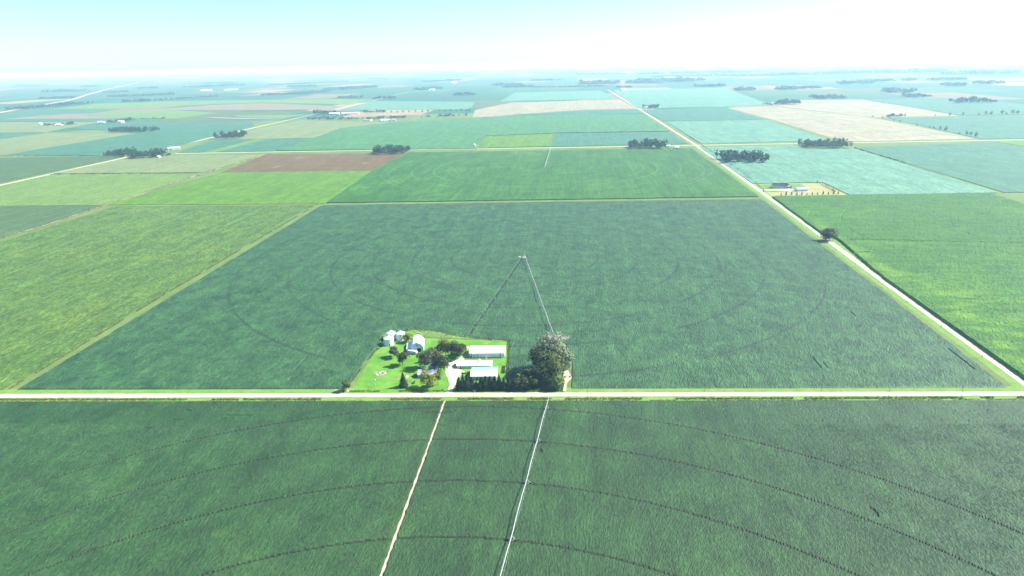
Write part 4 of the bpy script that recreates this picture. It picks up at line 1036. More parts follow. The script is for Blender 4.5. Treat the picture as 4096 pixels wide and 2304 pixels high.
# the trees of the farmyard
tree('broadleaf_tree', 'dark spreading tree in front of the grain bins', (-106.3, 559.5), 9.5, 10.0, 'leaf_grey', 1700, seed=2, open_=0.1)
tree('broadleaf_tree', 'upright dark tree with yellow top on the left lawn', (-95.9, 540.9), 13.0, 9.6, 'leaf_dark', 2000, seed=3, clumps=34)
tree('broadleaf_tree', 'grey green tree with visible trunk behind the house', (-75.7, 534.7), 16.0, 13.5, 'leaf_grey', 3000, seed=4, base=4.0, clumps=30)
tree('broadleaf_tree', 'dense rounded dark tree at the right end of the house', (-61.4, 524.1), 15.5, 14.0, 'leaf_dark', 3400, seed=5, base=1.5, clumps=38)
tree('broadleaf_tree', 'loose light green tree north of the house', (-69.8, 546.2), 13.0, 9.0, 'leaf_mid', 1700, seed=6, open_=0.15)
tree('broadleaf_tree', 'yellow green tree beside the dark yard tree', (-60.2, 557.5), 14.5, 13.0, 'leaf_yellow', 2600, seed=7, base=3)
tree('broadleaf_tree', 'large dark tree at the top of the gravel yard', (-51.3, 553.2), 15.0, 15.0, 'leaf_dark', 3400, seed=8, base=2.0, clumps=36)
tree('broadleaf_tree', 'dark tree filling the gap behind the loose light green tree', (-66.9, 555.1), 12.0, 10.0, 'leaf_dark', 1900, seed=17, base=1.5)
tree('broadleaf_tree', 'small dark tree at the upper right of the yard grove', (-46.4, 560.5), 10.0, 9.0, 'leaf_mid', 1500, seed=18, base=1.5)
tree('broadleaf_tree', 'small yellow green tree between the house trees', (-63.7, 544.3), 9.5, 7.5, 'leaf_yellow', 1200, seed=9)
tree('broadleaf_tree', 'yellow green tree in front of the house', (-70.1, 496.1), 13.0, 13.5, 'leaf_yellow', 2800, seed=10, base=2.0, clumps=34, open_=0.12)
tree('broadleaf_tree', 'slim yellow green tree near the driveway', (-61.6, 500.2), 11.0, 8.5, 'leaf_yellow', 1500, seed=11, base=3.2, open_=0.2)
tree('broadleaf_tree', 'bushy yellow tree beside the right hand grain bin', (-98.1, 592.2), 8.6, 9.2, 'leaf_yellow', 1700, seed=12, base=0.8)
tree('broadleaf_tree', 'lone roadside tree left of the lawn', (-134.2, 494.5), 8.6, 8.4, 'leaf_mid', 1500, seed=13, base=2.0, open_=0.1)
conifer('spruce_tree', 'single dark spruce left of the house', (-89.4, 498.9), 12.5, 8.6, 1800, seed=14)
tree('sapling', 'tiny sapling on the upper left lawn', (-111.2, 551.1), 2.8, 1.7, 'leaf_mid', 160, 0.2, seed=15, clumps=8)
tree('sapling', 'round yellowish shrub left of the house front', (-81.1, 504.8), 2.4, 3.4, 'straw', 420, 0.22, base=0.1, seed=16, clumps=10)
rngp = random.Random(21)
sx = [1836, 1853, 1871, 1888, 1906, 1925, 1943, 1961, 1979, 1997, 2015, 2036]
for k, x in enumerate(sx):
    conifer('spruce_tree', '%s dark spruce from the driveway in the row along the near road' % ORD[k], [(-44.1, 491.7), (-40.8, 492.9), (-37.1, 491.0), (-33.7, 491.7), (-30.1, 490.6), (-26.3, 491.3), (-22.7, 490.2), (-19.2, 491.4), (-15.6, 490.3), (-12.0, 490.6), (-8.4, 489.5), (-4.2, 490.2)][k],
            (11.5, 12.5, 13.5, 11.0, 7.5, 11.0, 12.5, 11.5, 12.0, 13.0, 11.0, 10.0)[k], rngp.uniform(7.6, 9.4), 1500, 0.34, seed=30 + k, group='spruce row along the near road')

# the big cottonwoods and the dead one
CW = [((30.4, 523.1), 31.0, 25.0, 6000, 'leaf_cotton', 'tallest cottonwood in the big clump'),
      ((21.6, 514.9), 25.0, 17.0, 3800, 'leaf_dark', 'dark shaded cottonwood on the left of the big clump'),
      ((40.6, 518.7), 24.0, 15.0, 3600, 'leaf_cotton', 'pale cottonwood on the right of the big clump'),
      ((31.6, 502.2), 23.0, 17.0, 3600, 'leaf_mid', 'cottonwood at the front of the big clump'),
      ((35.6, 490.4), 11.0, 11.0, 1800, 'leaf_bright', 'low bright green tree at the foot of the big clump'),
      ((22.3, 496.4), 17.0, 15.0, 2600, 'leaf_dark', 'dark low tree on the left by the road under the big clump'),
      ((14.6, 492.3), 10.0, 11.0, 1500, 'leaf_dark', 'second small dark tree left of the cottonwoods'),
      ((8.1, 490.0), 9.0, 10.0, 1400, 'leaf_dark', 'third small dark tree left of the cottonwoods'),
      ((2.6, 491.6), 9.5, 9.0, 1400, 'leaf_dark', 'small dark tree right beside the spruce row'),
      ((5.8, 501.7), 8.0, 8.0, 1100, 'leaf_mid', 'low tree behind the small dark trees near the spruce row'),
      ((13.0, 505.0), 11.0, 10.0, 1500, 'leaf_dark', 'dark middle sized tree behind the row left of the cottonwoods')]
for k, (c, h, w, n, mt, lab) in enumerate(CW):
    tree('cottonwood_tree', lab, c, h, w, mt, n, 0.55, base=h * 0.1, seed=50 + k, clumps=60 if h > 18 else 30, open_=0.0, group='cottonwoods by the near road')
dc = (34.7, 538.0)
dead = thing('dead_tree', 'bare bleached dead tree rising behind the cottonwoods', 'tree', (dc[0], dc[1], 0.05))
branch_mesh(77, 20.0, 16, 0.55, 3, up=0.35, kids=(7, 6, 6), twig=0.12).build('branches', M['deadwood'], dead)

# lone tree by the right hand road
tree('roadside_tree', 'lone dark tree beside the right hand road', (444.8, 925.9), 18.0, 21.0, 'leaf_grey', 3200, 0.62, base=1.2, seed=70, clumps=40)
field('weed_patch', 'pale weedy patch behind the lone roadside tree', [(466.1, 948.5), (480.2, 936.9), (472.3, 892.0), (476.0, 865.9), (458.5, 863.7), (450.4, 874.5), (455.6, 906.9)], 0.9, 'tan_green', sub=4, jit=1.5, cat='grass')

# ------------------------------------------------------------------ roadside weeds
def tuft_strip(name, label, pts, half, dens, hgt, mat, seed, wide=0.35, offset=0.0):
    rs = np.random.RandomState(seed); allv = []
    for a, b in zip(pts[:-1], pts[1:]):
        a, b = np.array(a), np.array(b); L = np.linalg.norm(b - a)
        if L < 1: continue
        d = (b - a) / L; nrm = np.array([-d[1], d[0]]); n = int(L * dens)
        s = rs.uniform(0, L, n); keepv = vnoise(a[0] + d[0] * s, a[1] + d[1] * s, 14.0, seed) > 0.33; s = s[keepv]; n = len(s)
        P = a + np.outer(s, d) + np.outer(rs.normal(0, half / 2, n) + offset, nrm)
        z = rs.uniform(0.15, 1.0, n) ** 1.2 * hgt
        C = np.c_[P, z + 0.03]; N = rs.normal(0, 1, (n, 3)); N[:, 2] = np.abs(N[:, 2]) * 0.5
        allv.append(leaf_quads(C, N, wide, rs))
    return tag(obj(name, quads_mesh(name, np.concatenate(allv)), M[mat]), label, 'grass', kind='stuff')
tuft_strip('ditch_weeds', 'tall green weeds in the ditch south of the near road', [(-451.5, 493.6), (-207.4, 482.2), (-56.8, 475.8)], 1.4, 14, 1.0, 'weed', 1)
tuft_strip('ditch_weeds', 'tall weeds in the ditch right of the grass crossing', [(-44.1, 475.2), (103.6, 468.4), (253.6, 462.0), (418.7, 455.5)], 1.4, 14, 1.0, 'weed', 2)
tuft_strip('dry_grass', 'line of dry grass at the edge of the foreground field', [(-449.5, 491.0), (-55.6, 472.8), (178.1, 462.4), (416.5, 452.9)], 0.9, 7, 0.45, 'straw', 3)
tuft_strip('ditch_weeds', 'weedy bank between the lawn and the near road', [(-131.2, 492.6), (-71.0, 490.0), (-56.1, 490.2)], 1.6, 12, 0.8, 'weed', 4)
tuft_strip('fence_weeds', 'weedy fence line on the left side of the irrigated field', [(-415.8, 508.5), (-402.7, 740.7), (-363.1, 1277.9)], 1.0, 7, 1.2, 'weed', 5)
tuft_strip('fence_weeds', 'weeds along the left hand field track', CREEK[:-1], 3.2, 3.0, 1.6, 'weed', 6, 0.6)
tuft_strip('fence_weeds', 'dark weedy line across the left hand hay fields', [(-1171.1, 1752.0), (-766.2, 1717.2)], 2.0, 2.5, 2.0, 'grove', 7, 0.8)
tuft_strip('fence_weeds', 'dark weedy line left of the far left road', [(-1859.2, 2208.3), (-1601.7, 2181.9), (-1256.3, 2127.9)], 2.0, 1.5, 2.0, 'grove', 8, 0.9)
tuft_strip('fence_weeds', 'dark weedy line between the mint and bluish right fields', [(956.6, 1913.2), (933.2, 1612.2)], 2.5, 1.5, 2.4, 'grove', 9, 1.0)
tuft_strip('fence_weeds', 'dark weedy line above the square field', [(171.9, 2506.5), (572.1, 2477.6)], 2.5, 1.5, 2.4, 'grove', 10, 1.0)
tuft_strip('fence_weeds', 'dark hedge line along the north side of the far cross road', [(-732.7, 2162.3), (-428.4, 2137.6), (-103.3, 2114.5), (127.4, 2102.5)], 2.0, 1.5, 2.2, 'grove', 11, 1.0, 9)
tuft_strip('fence_weeds', 'bushes along the verge of the right hand road', [(610.4, 2554.0), (564.1, 2082.2), (526.5, 1673.3), (507.4, 1501.2), (482.4, 1305.3)], 1.5, 0.5, 1.6, 'grove', 12, 1.0, 11)

# ------------------------------------------------------------------ groves and windbreaks far off
_lib = []
for k in range(6):
    rs = np.random.RandomState(200 + k)
    _lib.append(broad_crown(rs, 0.62, 1.0, 0.06, 190, 0.055, 13, 0.0))
_libfar = []
for k in range(4):
    rs = np.random.RandomState(300 + k)
    _libfar.append(broad_crown(rs, 0.7, 1.0, 0.04, 60, 0.10, 8, 0.0))
_libvfar = [broad_crown(np.random.RandomState(340 + k), 0.9, 1.0, 0.02, 26, 0.17, 7, 0.0) for k in range(4)]
def grove(name, label, a, b, depth, h, count, far=False, mat='grove', seed=1, gaps=0.0, wide=1.0):
    """trees scattered in a strip whose near edge runs from a to b"""
    rs = np.random.RandomState(seed + 400); a, b = np.array(a), np.array(b); d = b - a; L = np.linalg.norm(d); d = d / L; nrm = np.array([-d[1], d[0]])
    if nrm[1] < 0: nrm = -nrm
    vs = []; lib = _libvfar if far == 2 else (_libfar if far else _lib)
    for i in range(count):
        s = rs.uniform(0, L); t = rs.uniform(0, depth)
        if gaps and vnoise(np.array([s]), np.array([t]), L / 7.0, seed)[0] < gaps: continue
        P = a + d * s + nrm * t; hh = h * rs.uniform(0.45, 1.2) * (0.8 + 0.35 * vnoise(np.array([s]), np.array([0.]), 25.0, seed)[0]); ang = rs.uniform(0, 6.28); ca, sa = math.cos(ang), math.sin(ang)
        v = lib[rs.randint(len(lib))] * hh; v = v * np.array([wide, wide, 1.0]); v = np.c_[v[:, 0] * ca - v[:, 1] * sa + P[0], v[:, 0] * sa + v[:, 1] * ca + P[1], v[:, 2] + 0.1]
        vs.append(v)
    return tag(obj(name, quads_mesh(name, np.concatenate(vs)), M[mat]), label, 'wood', kind='stuff')

grove('wood', 'dense rounded wood at the corner of the brown field', (-393.5, 2000.1), (-294.3, 2005.1), 75, 19, 110, seed=1)
grove('wood', 'wood hiding a farm left of the crossroads', (347.9, 1992.6), (453.0, 1978.9), 70, 22, 95, seed=2)
grove('wood', 'long wood right of the straight road above the new house', (534.8, 1676.3), (633.6, 1669.0), 90, 21, 130, seed=3)
grove('wood', 'wood on the cross road right of the crossroads', (825.8, 1920.6), (945.1, 1903.8), 85, 20, 120, seed=4, mat='leaf_grey')
grove('wood', 'left part of the roadside wood on the far left', (-1238.1, 2095.8), (-1162.3, 2088.4), 60, 20, 60, seed=5)
grove('wood', 'right part of the roadside wood on the far left', (-1130.4, 2038.3), (-1042.8, 2040.0), 75, 20, 85, seed=6)
grove('wood', 'low hedge of bushes right of the roadside wood', (-1034.4, 2044.1), (-1022.7, 2104.8), 12, 7, 22, seed=7)
grove('wood', 'small wood beside the far left road', (-1087.7, 2571.7), (-987.9, 2576.4), 100, 20, 90, seed=8)
grove('wood', 'long narrow wood standing in the teal left field', (-1693.4, 2944.8), (-1490.2, 2908.6), 90, 19, 120, seed=9)
grove('wood', 'farm trees at the far left edge', (-2280.3, 3439.8), (-2204.5, 3420.4), 40, 14, 30, seed=10, far=True)
grove('wood', 'farm trees right of the far left barns', (-2177.0, 3427.1), (-2134.4, 3472.2), 50, 16, 36, seed=11, far=True)
grove('wood', 'windbreak behind the white far left barn', (-1958.9, 3483.4), (-1930.9, 3690.8), 60, 18, 60, seed=12, far=True)
grove('wood', 'scattered bushes right of the far left windbreak', (-1930.9, 3690.8), (-1797.3, 3685.7), 50, 12, 20, seed=13, far=True)
grove('wood', 'dark farm trees left of the long white shed', (-1028.1, 3768.7), (-929.9, 3812.0), 110, 22, 60, seed=14, far=True)
grove('wood', 'low scrub along the creek below the long windbreak', (-979.6, 3407.7), (-558.7, 3318.9), 110, 12, 210, seed=15, far=True, mat='leaf_grey', gaps=0.3, wide=1.5)
grove('wood', 'low scrub at the right end of the creek', (-566.3, 3365.9), (-194.8, 3412.8), 70, 13, 150, seed=16, far=True, mat='leaf_grey', gaps=0.35, wide=1.4)
grove('wood', 'farm trees at the left end of the long tree row', (-786.2, 3804.3), (-664.4, 3803.4), 40, 17, 36, seed=17, far=True)
grove('wood', 'trees at the bend of the far left road', (-1043.6, 5369.5), (-880.4, 5298.4), 120, 26, 46, seed=18, far=True)
grove('wood', 'low windbreak left of the road bend', (-1371.1, 5588.0), (-1152.1, 5606.7), 80, 22, 50, seed=19, far=True)
grove('wood', 'long wood beside the far left highway', (-3373.3, 4968.9), (-3334.1, 5710.7), 190, 26, 200, seed=20, far=True)
grove('wood', 'small wood at the far left edge by the highway', (-3532.4, 4970.4), (-3585.1, 5150.1), 80, 22, 20, seed=21, far=True)
grove('wood', 'wood above the pale mint field', (-3136.2, 5773.6), (-2946.8, 5843.3), 120, 26, 80, seed=22, far=True)
grove('wood', 'thin line of trees right of the wood above the mint field', (-2970.2, 5890.5), (-2632.7, 6502.0), 60, 22, 90, seed=23, far=True, gaps=0.3)
grove('wood', 'wood with a farm beside the straight road', (734.0, 3648.1), (795.1, 3666.8), 90, 22, 34, seed=24, far=True)
grove('wood', 'wood at the left end of the cream fields', (1438.6, 3727.7), (1546.1, 3708.9), 110, 27, 60, seed=25, far=True)
grove('wood', 'farm trees left of the wood at the cream fields', (1359.2, 3757.9), (1431.6, 3730.3), 60, 17, 24, seed=26, far=True)
grove('wood', 'long dark wood in the far right fields', (2272.3, 3537.1), (2451.3, 3510.0), 130, 25, 90, seed=27, far=True)
grove('wood', 'low hedge of trees behind the cream fields', (1538.6, 2826.2), (1614.6, 2830.1), 30, 15, 30, seed=28, far=True)
FARW = [
 ((2064.0, 5407.3), (2197.3, 5378.3), 26),
 ((2224.3, 5412.0), (2472.4, 5519.5), 26),
 ((2949.0, 6178.5), (3206.7, 6201.3), 28),
 ((3377.0, 6534.5), (3617.9, 6588.2), 24),
 ((2593.2, 4834.2), (2622.1, 4818.2), 20),
 ((2549.1, 4657.5), (2705.5, 4651.4), 28),
 ((3704.4, 6691.0), (3786.3, 6619.5), 26),
 ((3928.7, 6584.3), (4216.2, 6508.5), 28),
 ((3351.0, 5389.7), (3473.2, 5363.5), 28),
 ((3732.0, 5539.2), (3819.3, 5538.3), 26),
 ((3890.7, 5614.1), (3966.3, 5623.0), 26),
 ((1844.5, 4167.0), (1910.7, 4166.5), 20),
 ((1929.1, 4158.3), (2001.3, 4155.1), 18),
 ((2347.3, 4115.3), (2489.4, 4108.9), 20),
 ((771.3, 7692.9), (1171.8, 7572.1), 44),
 ((1267.6, 7588.2), (1593.8, 7429.3), 40),
 ((1460.4, 7620.6), (2160.0, 7828.2), 46),
 ((617.2, 7014.5), (943.0, 6870.9), 16),
 ((174.9, 7088.4), (651.2, 6853.2), 14),
 ((45.3, 7100.8), (283.2, 7307.2), 24),
 ((-841.8, 7041.3), (-642.8, 7319.9), 24),
 ((-428.3, 5635.7), (-349.0, 5639.7), 22),
 ((-324.9, 5670.7), (-257.3, 5680.8), 22),
 ((-192.3, 7862.9), (81.8, 7676.0), 30),
 ((303.4, 9532.8), (698.0, 9444.1), 22),
 ((-2294.0, 6582.1), (-1946.9, 6664.2), 20),
 ((-1946.9, 6664.2), (-1752.9, 7121.7), 24),
 ((-1798.4, 7527.8), (-1502.4, 8235.1), 28),
 ((-2757.4, 9040.4), (-2453.3, 9210.5), 26),
 ((-3516.6, 10574.7), (-2425.1, 11006.2), 20),
 ((-2491.5, 12975.6), (-2173.1, 13250.8), 20),
 ((-1184.5, 10268.6), (-668.4, 10653.7), 22),
 ((-6131.1, 9351.3), (-5583.4, 9368.0), 30),
 ((-5207.0, 10111.3), (-5004.0, 10278.3), 26),
 ((-7085.6, 12056.1), (-7018.5, 12387.2), 24),
 ((-4329.9, 10049.4), (-3914.1, 10857.5), 26),
 ((-5174.7, 12436.6), (-4836.1, 12931.7), 22),
 ((-1590.1, 15766.3), (-973.7, 15601.2), 28),
 ((1027.0, 6483.1), (1170.6, 6520.0), 18),
 ((1670.5, 6325.1), (1817.2, 6292.9), 22),
 ((1817.2, 6292.9), (1935.0, 6279.5), 26),
 ((1747.4, 5444.0), (1889.6, 5410.9), 26),
 ((1218.2, 12836.3), (2061.5, 12501.7), 30),
 ((2131.7, 11683.9), (4146.4, 11351.2), 40),
 ((3415.0, 9337.4), (4408.8, 9168.9), 40),
 ((4267.6, 9354.2), (5620.2, 9046.9), 46),
 ((4976.8, 8095.1), (5678.1, 7821.1), 46),
 ((409.8, 16403.6), (1473.4, 15530.1), 26),
 ((1987.4, 9931.6), (3345.0, 9251.9), 26),
 ((-3947.7, 7014.8), (-3406.2, 7285.0), 22),
 ((-4567.6, 6906.0), (-4307.3, 7079.4), 22),
 ((-4800.8, 8497.0), (-4593.5, 8670.5), 20),
 ((-6651.0, 16868.7), (-5659.0, 17447.8), 22),
 ((-8450.6, 15818.3), (-8003.9, 16260.9), 20),
 ((-9837.2, 14289.2), (-9286.6, 14365.6), 22),
]

_place = ['left of the picture', 'left of the centre', 'right of the centre', 'right of the picture']
for k, (a, b, h) in enumerate(FARW):
    L = math.hypot(b[0] - a[0], b[1] - a[1]); dist = (a[1] + b[1]) / 2; ax = (a[0] + b[0]) / 2 / dist
    grove('far_wood', 'hazy blue tree belt about %.1f kilometres out, %s' % (dist / 1000, _place[min(3, max(0, int((ax + 0.75) / 0.375)))]), a, b, max(160, L * 0.4), h * 1.0, int(min(240, 30 + L / 6)), 2, 'grove', 500 + k, 0.2 if L > 900 else 0.0, 1.6 + L / 1500)

# ------------------------------------------------------------------ single trees far off
def far_tree(label, c, h, seed, group, mat='grove', w=1.0):
    root = thing('broadleaf_tree', label, 'tree', (c[0], c[1], 0.05), (seed * 1.7) % 6.28, group)
    key = (seed % 4)
    if key not in FT:
        FT[key] = (mesh_np('trunk', MB().bar((0, 0, -0.02), (0, 0, 0.6), 0.025, 0.012).v, MB().bar((0, 0, -0.02), (0, 0, 0.6), 0.025, 0.012).f), quads_mesh('crown', _lib[key]))
    t_, c_ = FT[key]
    o = obj('trunk', t_, M['bark'], root); o2 = obj('crown', c_, M[mat], root)
    for q in (o, o2): q.scale = (h * w, h * w, h)
    return root
FT = {}
line = [(1481.4, 2843.0), (1487.6, 2777.0), (1470.2, 2661.6), (1464.1, 2606.7), (1451.5, 2473.3), (1436.2, 2371.7), (1439.4, 2352.6), (1434.5, 2309.3), (1428.3, 2267.9), (1414.2, 2174.1), (1412.1, 2136.4), (1414.5, 2121.0), (1403.7, 2079.8)]
for k, q in enumerate(line):
    far_tree('%s tree from the far end of the line along the wide cream field' % ORD[k], q, (10, 12, 10, 10, 9, 10, 11, 14, 18, 8, 16, 15, 19)[k], k, 'trees along the cream field')
line = [(1731.1, 2835.3), (1796.4, 2842.6), (1848.0, 2840.5), (1916.3, 2847.0), (1931.5, 2828.6), (1958.4, 2834.1), (2002.2, 2834.3), (2016.4, 2829.9), (2045.2, 2834.9), (2061.8, 2829.7)]
for k, q in enumerate(line):
    far_tree('%s tree from the left in the hedge line at the far right' % ORD[k], q, (9, 13, 14, 10, 18, 17, 19, 12, 20, 20)[k], k + 3, 'hedge line trees at the far right', w=1.3)
line = [(-627.4, 3791.5), (-593.4, 3780.6), (-562.5, 3770.7), (-531.5, 3779.7), (-495.1, 3768.0), (-458.5, 3775.2), (-427.9, 3765.3), (-398.1, 3774.8), (-366.3, 3764.5), (-337.7, 3774.4), (-306.1, 3764.0), (-276.0, 3773.5), (-248.6, 3764.5), (-222.5, 3775.3), (-206.1, 3769.9)]
for k, q in enumerate(line):
    far_tree('%s tree from the left in the long far windbreak row' % ORD[k], q, (13, 12, 14, 13, 14, 15, 15, 13, 14, 14, 15, 14, 17, 16, 18)[k], k + 7, 'trees of the long far windbreak row', w=1.2)
for k, (q, h, lab) in enumerate(zip([(534.6, 1772.3), (551.2, 1788.9), (569.7, 1771.1), (538.5, 1729.2), (835.3, 1990.5), (474.1, 2080.3), (585.1, 1960.0)], (22, 17, 20, 10, 14, 17, 4), ('tall tree beside the straight road above the bend', 'tree just right of the tall roadside tree', 'tree standing apart behind the long wood', 'small bush in the yard left of the long wood', 'tree left of the pink roofed house', 'tree standing above the blue shed at the crossroads', 'small bush on the straight road verge'))):
    far_tree(lab, q, h, k + 2, 'trees near the crossroads')
far_tree('round bush at the drive of the new house', (483.4, 1291.9), 5.5, 3, 'bushes by the new house', w=1.6)

# ------------------------------------------------------------------ the new house on the right
LOT = [(496.5, 1385.9), (590.9, 1382.2), (634.5, 1379.4), (623.3, 1246.4), (558.8, 1246.8), (486.3, 1250.6), (494.5, 1339.5)]
t = NT('dry mown grass'); t.b.inputs["Roughness"].default_value = 0.9
pp = t.pos(); t.l(t.mix(t.ramp(t.noise(pp, 1 / 25.0, 4, 0.6), 0.35, 0.65), (0.28, 0.26, 0.11), (0.22, 0.25, 0.085)), t.b.inputs["Base Color"]); M['dry'] = t.m
sheet('lot', LOT, 0.09, 'dry', 'tan grass lot of the new house with young trees', 'lawn', sub=6)
sheet('lot_lawn', [(497.4, 1379.7), (588.6, 1376.5), (581.9, 1317.1), (566.3, 1286.7), (488.9, 1296.5), (495.4, 1339.4)], 0.13, 'strip', 'green lawn around the new house', 'lawn', sub=6)
sheet('lot_drive', [(483.2, 1321.5), (523.8, 1319.0), (548.8, 1326.9), (550.9, 1310.1), (575.1, 1296.2), (566.2, 1284.1), (544.6, 1292.1), (517.5, 1308.9), (482.4, 1310.7)], 0.17, 'gravel', 'white drive of the new house', 'driveway', sub=6)
nh, nW, nD = gable('new_house', 'dark roofed white house with two garage doors on the tan lot', (518.9, 1333.5), (542.5, 1333.3), 14.0, 3.6, 4.2, M['white_wall'], M['dark_roof'],
      opens=[('window', 's', 3, 1, 1.6, 1.3), ('window', 's', 7, 1, 1.6, 1.3), ('window', 's', 11, 1, 1.6, 1.3), ('door', 's', 14.5, 0, 1.2, 2.3, M['trim_dark'])])
gw = MB().prism([(nW / 2 - 1, 0), (nW / 2 + 11, 0), (nW / 2 + 11, 3.6), (nW / 2 + 5, 7.6), (nW / 2 - 1, 3.6)], 'y', -nD / 2 - 4, nD / 2 - 0.1).build('garage_wing', M['white_wall'], nh)
for x in (1.9, 7.9): MB().box((nW / 2 + x + 0.2, -nD / 2 - 4.05, 1.3), (4.4, 0.12, 2.6)).build('garage_door', M['dark'], gw)
gr = MB()
for s in (-1, 1):
    x = nW / 2 + 5
    gr.add([(x, -nD / 2 - 4.6, 7.8), (x, nD / 2 + 0.4, 7.8), (x + s * 6.6, nD / 2 + 0.4, 3.4), (x + s * 6.6, -nD / 2 - 4.6, 3.4), (x, -nD / 2 - 4.6, 8.0), (x, nD / 2 + 0.4, 8.0), (x + s * 6.6, nD / 2 + 0.4, 3.6), (x + s * 6.6, -nD / 2 - 4.6, 3.6)],
           [(0, 1, 2, 3), (7, 6, 5, 4), (0, 4, 5, 1), (1, 5, 6, 2), (2, 6, 7, 3), (3, 7, 4, 0)])
gr.build('garage_roof', M['dark_roof'], nh)
gable('metal_shed', 'pale blue metal shed beside the new house', (549.8, 1294.1), (570.8, 1294.1), 13.0, 4.4, 2.4, M['blue_wall'], M['blue_wall'], opens=[('window', 's', 9, 1.5, 1.4, 1.2), ('window', 's', 14, 1.5, 1.4, 1.2), ('door', 'w', 6, 0, 5, 3.6, M['white_metal'])])

def young_tree(label, c, h, seed, group):
    root = thing('young_tree', label, 'tree', (c[0], c[1], 0.1), (seed * 2.3) % 6.28, group)
    if seed % 3 not in YT:
        rs = np.random.RandomState(700 + seed); YT[seed % 3] = (mesh_np('trunk', MB().bar((0, 0, 0), (0, 0, .7), .02, .008).v, MB().bar((0, 0, 0), (0, 0, .7), .02, .008).f), quads_mesh('crown', cone_crown(rs, 0.5, 1.0, 0.14, 150, 0.06)))
    a_, b_ = YT[seed % 3]
    for nm, me, mt in (('trunk', a_, 'bark'), ('crown', b_, 'leaf_grey')):
        o = obj(nm, me, M[mt], root); o.scale = (h, h, h)
YT = {}
for k, q in enumerate([(504.1, 1255.9), (513.9, 1257.2), (523.7, 1256.0), (533.0, 1254.9), (542.8, 1256.2), (552.1, 1255.1), (562.4, 1256.3), (571.7, 1255.2), (581.4, 1254.0), (591.7, 1255.2), (602.0, 1256.5), (611.1, 1257.9)]):
    young_tree('%s young tree from the road in the front row of the tan lot' % ORD[k], q, (6, 8.5, 8.5, 7, 7.5, 5, 6.5, 6, 8, 6.5, 7.5, 6.5)[k], k, 'young trees in the front row of the lot')
for k, q in enumerate([(624.1, 1377.7), (623.3, 1363.0), (622.2, 1351.4), (620.7, 1340.1), (620.0, 1331.7), (619.2, 1323.3), (617.8, 1312.5), (617.0, 1304.4), (615.6, 1293.8), (614.5, 1285.9), (613.1, 1275.6)]):
    young_tree('%s young tree from the back in the side row of the tan lot' % ORD[k], q, (6.5, 5, 5.5, 5, 5.5, 6, 5.5, 5, 6, 6.5, 6)[k], k + 1, 'young trees in the side row of the lot')

# ------------------------------------------------------------------ farms far off
def far_building(name, label, fl, fr, D, eave, rise, wall, roof, opens=()):
    return gable(name, label, fl, fr, D, eave, rise, M[wall], M[roof], over=0.4, opens=opens)
grain_bin('small white roofed bin alone on the far cross road', (-106.6, 2154.2), 9.0, 6.0, 9.5, group='lone bin', wallm='blue_wall', roofm='white_metal')
far_building('shed', 'long white shed right of the roadside wood on the far left', (-1105.2, 2250.6), (-1072.6, 2264.5), 22, 5.0, 3.0, 'white_wall', 'white_metal', [('door', 's', 8, 0, 5, 4)])
far_building('house', 'pale house among the trees at the right end of the roadside wood', (-1130.4, 2216.1), (-1118.1, 2220.3), 12, 4.0, 3.5, 'white_wall', 'dark_roof', [('window', 's', 4, 1.2, 1.5, 1.5)])
far_building('shed', 'white barn at the right end of the roadside wood', (-1042.5, 2045.4), (-1034.4, 2044.1), 10, 4.0, 3.0, 'white_wall', 'white_metal', [('door', 's', 3, 0, 3, 3)])
far_building('shed', 'blue metal shed by the wood left of the crossroads', (475.0, 1974.8), (485.9, 1972.7), 18, 5.0, 3.0, 'blue_wall', 'blue_wall', [('door', 's', 5, 0, 4, 4)])
far_building('house', 'white house in the wood left of the crossroads', (459.9, 2019.8), (470.4, 2017.8), 10, 4.5, 3.0, 'white_wall', 'white_metal', [('window', 's', 3, 1.2, 1.5, 1.5)])
far_building('house', 'pink roofed house at the left end of the cross road wood', (846.4, 1994.6), (855.7, 1992.7), 12, 5.0, 4.0, 'white_wall', 'pink_roof', [('window', 's', 4, 1.2, 1.5, 1.5)])
far_building('house', 'pale farmhouse roof showing in the long wood', (592.5, 1748.2), (608.5, 1750.2), 10, 8.0, 3.5, 'white_wall', 'white_metal', [('window', 's', 4, 1.2, 1.5, 1.5)])
far_building('house', 'small white house in the long wood near the road', (559.2, 1735.0), (568.8, 1733.4), 9, 7.0, 3.0, 'white_wall', 'white_metal', [('window', 's', 4, 1.2, 1.5, 1.5)])
far_building('shed', 'long white shed at the far windbreak farm', (-890.1, 3762.5), (-798.2, 3770.6), 30, 6.0, 4.0, 'white_wall', 'white_metal', [('door', 's', 20, 0, 8, 5)])
far_building('shed', 'white shed left of the long far shed', (-957.6, 3765.2), (-904.5, 3767.0), 24, 6.0, 4.0, 'blue_wall', 'white_metal', [('door', 's', 10, 0, 6, 4)])
far_building('shed', 'white roofed barn in front of the creek scrub', (-585.0, 3226.0), (-546.4, 3243.4), 22, 5.0, 4.0, 'blue_wall', 'white_metal', [('door', 's', 10, 0, 6, 4)])
far_building('barn', 'tall white barn at the right of the creek scrub', (-536.8, 3226.7), (-515.0, 3234.7), 20, 7.0, 4.0, 'white_wall', 'pink_roof', [('door', 's', 10, 0, 6, 4)])
far_building('shed', 'low pale shed left of the creek barns', (-678.6, 3280.0), (-641.6, 3269.7), 18, 4.0, 3.0, 'white_wall', 'pink_roof', [('door', 's', 8, 0, 6, 3)])
grain_bin('white dome tank at the left end of the far left farm', (-2323.3, 3492.9), 16.0, 8.0, 13.0, group='far left tank', wallm='white_metal', roofm='white_metal')
far_building('shed', 'long white shed of the far left farm', (-2210.3, 3421.9), (-2179.9, 3427.8), 20, 5.0, 4.0, 'white_wall', 'white_metal', [('door', 's', 12, 0, 6, 4)])
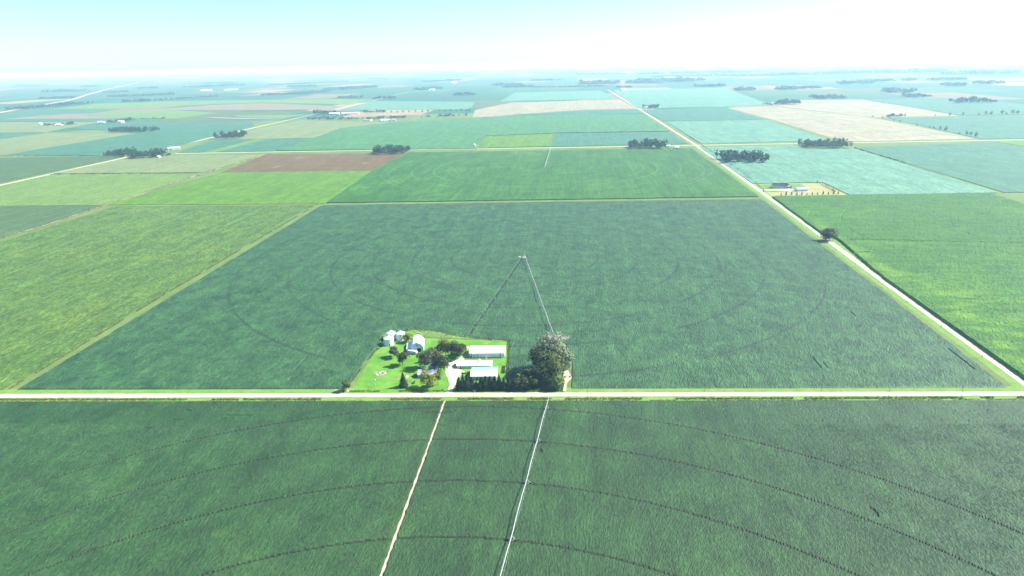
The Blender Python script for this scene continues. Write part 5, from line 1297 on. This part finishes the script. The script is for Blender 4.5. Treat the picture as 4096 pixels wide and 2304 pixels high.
far_building('shed', 'white shed left of the far left windbreak', (-2050.9, 3507.8), (-2021.0, 3514.5), 26, 6.0, 4.0, 'blue_wall', 'white_metal', [('door', 's', 12, 0, 6, 4)])
far_building('shed', 'white barn between the trees of the far left windbreak', (-1951.3, 3510.6), (-1928.0, 3504.3), 20, 8.0, 5.0, 'white_wall', 'white_metal', [('door', 's', 8, 0, 6, 4)])
far_building('barn', 'barn with orange roof in the wood beside the straight road', (720.6, 3672.8), (743.9, 3684.8), 24, 7.0, 5.0, 'white_wall', 'pink_roof', [('door', 's', 8, 0, 6, 4)])
far_building('shed', 'bright long shed at the top of the straight road', (959.1, 5945.0), (1003.6, 5972.7), 40, 9.0, 8.0, 'white_wall', 'white_metal', [('door', 's', 20, 0, 10, 6)])
far_building('shed', 'white barn among the trees by the cream fields', (1401.6, 3764.1), (1418.0, 3757.9), 24, 7.0, 5.0, 'white_wall', 'white_metal', [('door', 's', 8, 0, 6, 4)])
far_building('shed', 'row of bright sheds on the far left plain', (-3621.7, 8424.7), (-3527.8, 8520.3), 40, 8.0, 6.0, 'white_wall', 'white_metal', [('door', 's', 20, 0, 10, 6)])
far_building('shed', 'longest bright shed on the far left plain', (-3342.4, 8414.0), (-3211.0, 8489.2), 40, 8.0, 6.0, 'white_wall', 'white_metal', [('door', 's', 20, 0, 10, 6)])
far_building('shed', 'white sheds of the hazy farm above the road bend', (-760.7, 6932.1), (-705.1, 6962.1), 40, 8.0, 6.0, 'white_wall', 'white_metal', [('door', 's', 20, 0, 10, 6)])
far_building('shed', 'tiny white shed on the hazy plain near the centre top', (-722.0, 9301.9), (-668.2, 9371.9), 60, 10.0, 8.0, 'white_wall', 'white_metal', [('door', 's', 20, 0, 10, 6)])
sheet('pond', [(-1671.0, 3819.6), (-1442.6, 3683.2), (-1173.9, 3540.1), (-1063.9, 3508.5), (-1157.2, 3488.2), (-1364.5, 3578.6), (-1531.1, 3675.5)], 1.5, 'water', 'pale pond strip left of the far road', 'pond', sub=40, jit=3)
sheet('grass_field', [(-1510.7, 3861.7), (-1068.7, 3799.6), (-1137.9, 3545.7), (-1405.6, 3689.3)], 1.2, 'strip', 'bright green strip above the pond', 'crop field', kind='stuff', sub=40, jit=2)

tuft_strip('lawn_edge_grass', 'ragged tall grass between the lawn and the soybean field', [(-136.9, 492.9), (-132.1, 527.8), (-126.1, 573.4), (-121.3, 582.9), (-125.8, 611.1), (-97.3, 623.7)], 1.3, 9, 0.7, 'weed', 21)
tuft_strip('lawn_edge_grass', 'ragged grass behind the barn and the machine shed', [(-97.3, 623.7), (-39.6, 598.5), (-4.4, 587.9), (-5.8, 519.2)], 1.3, 9, 0.7, 'weed', 22)
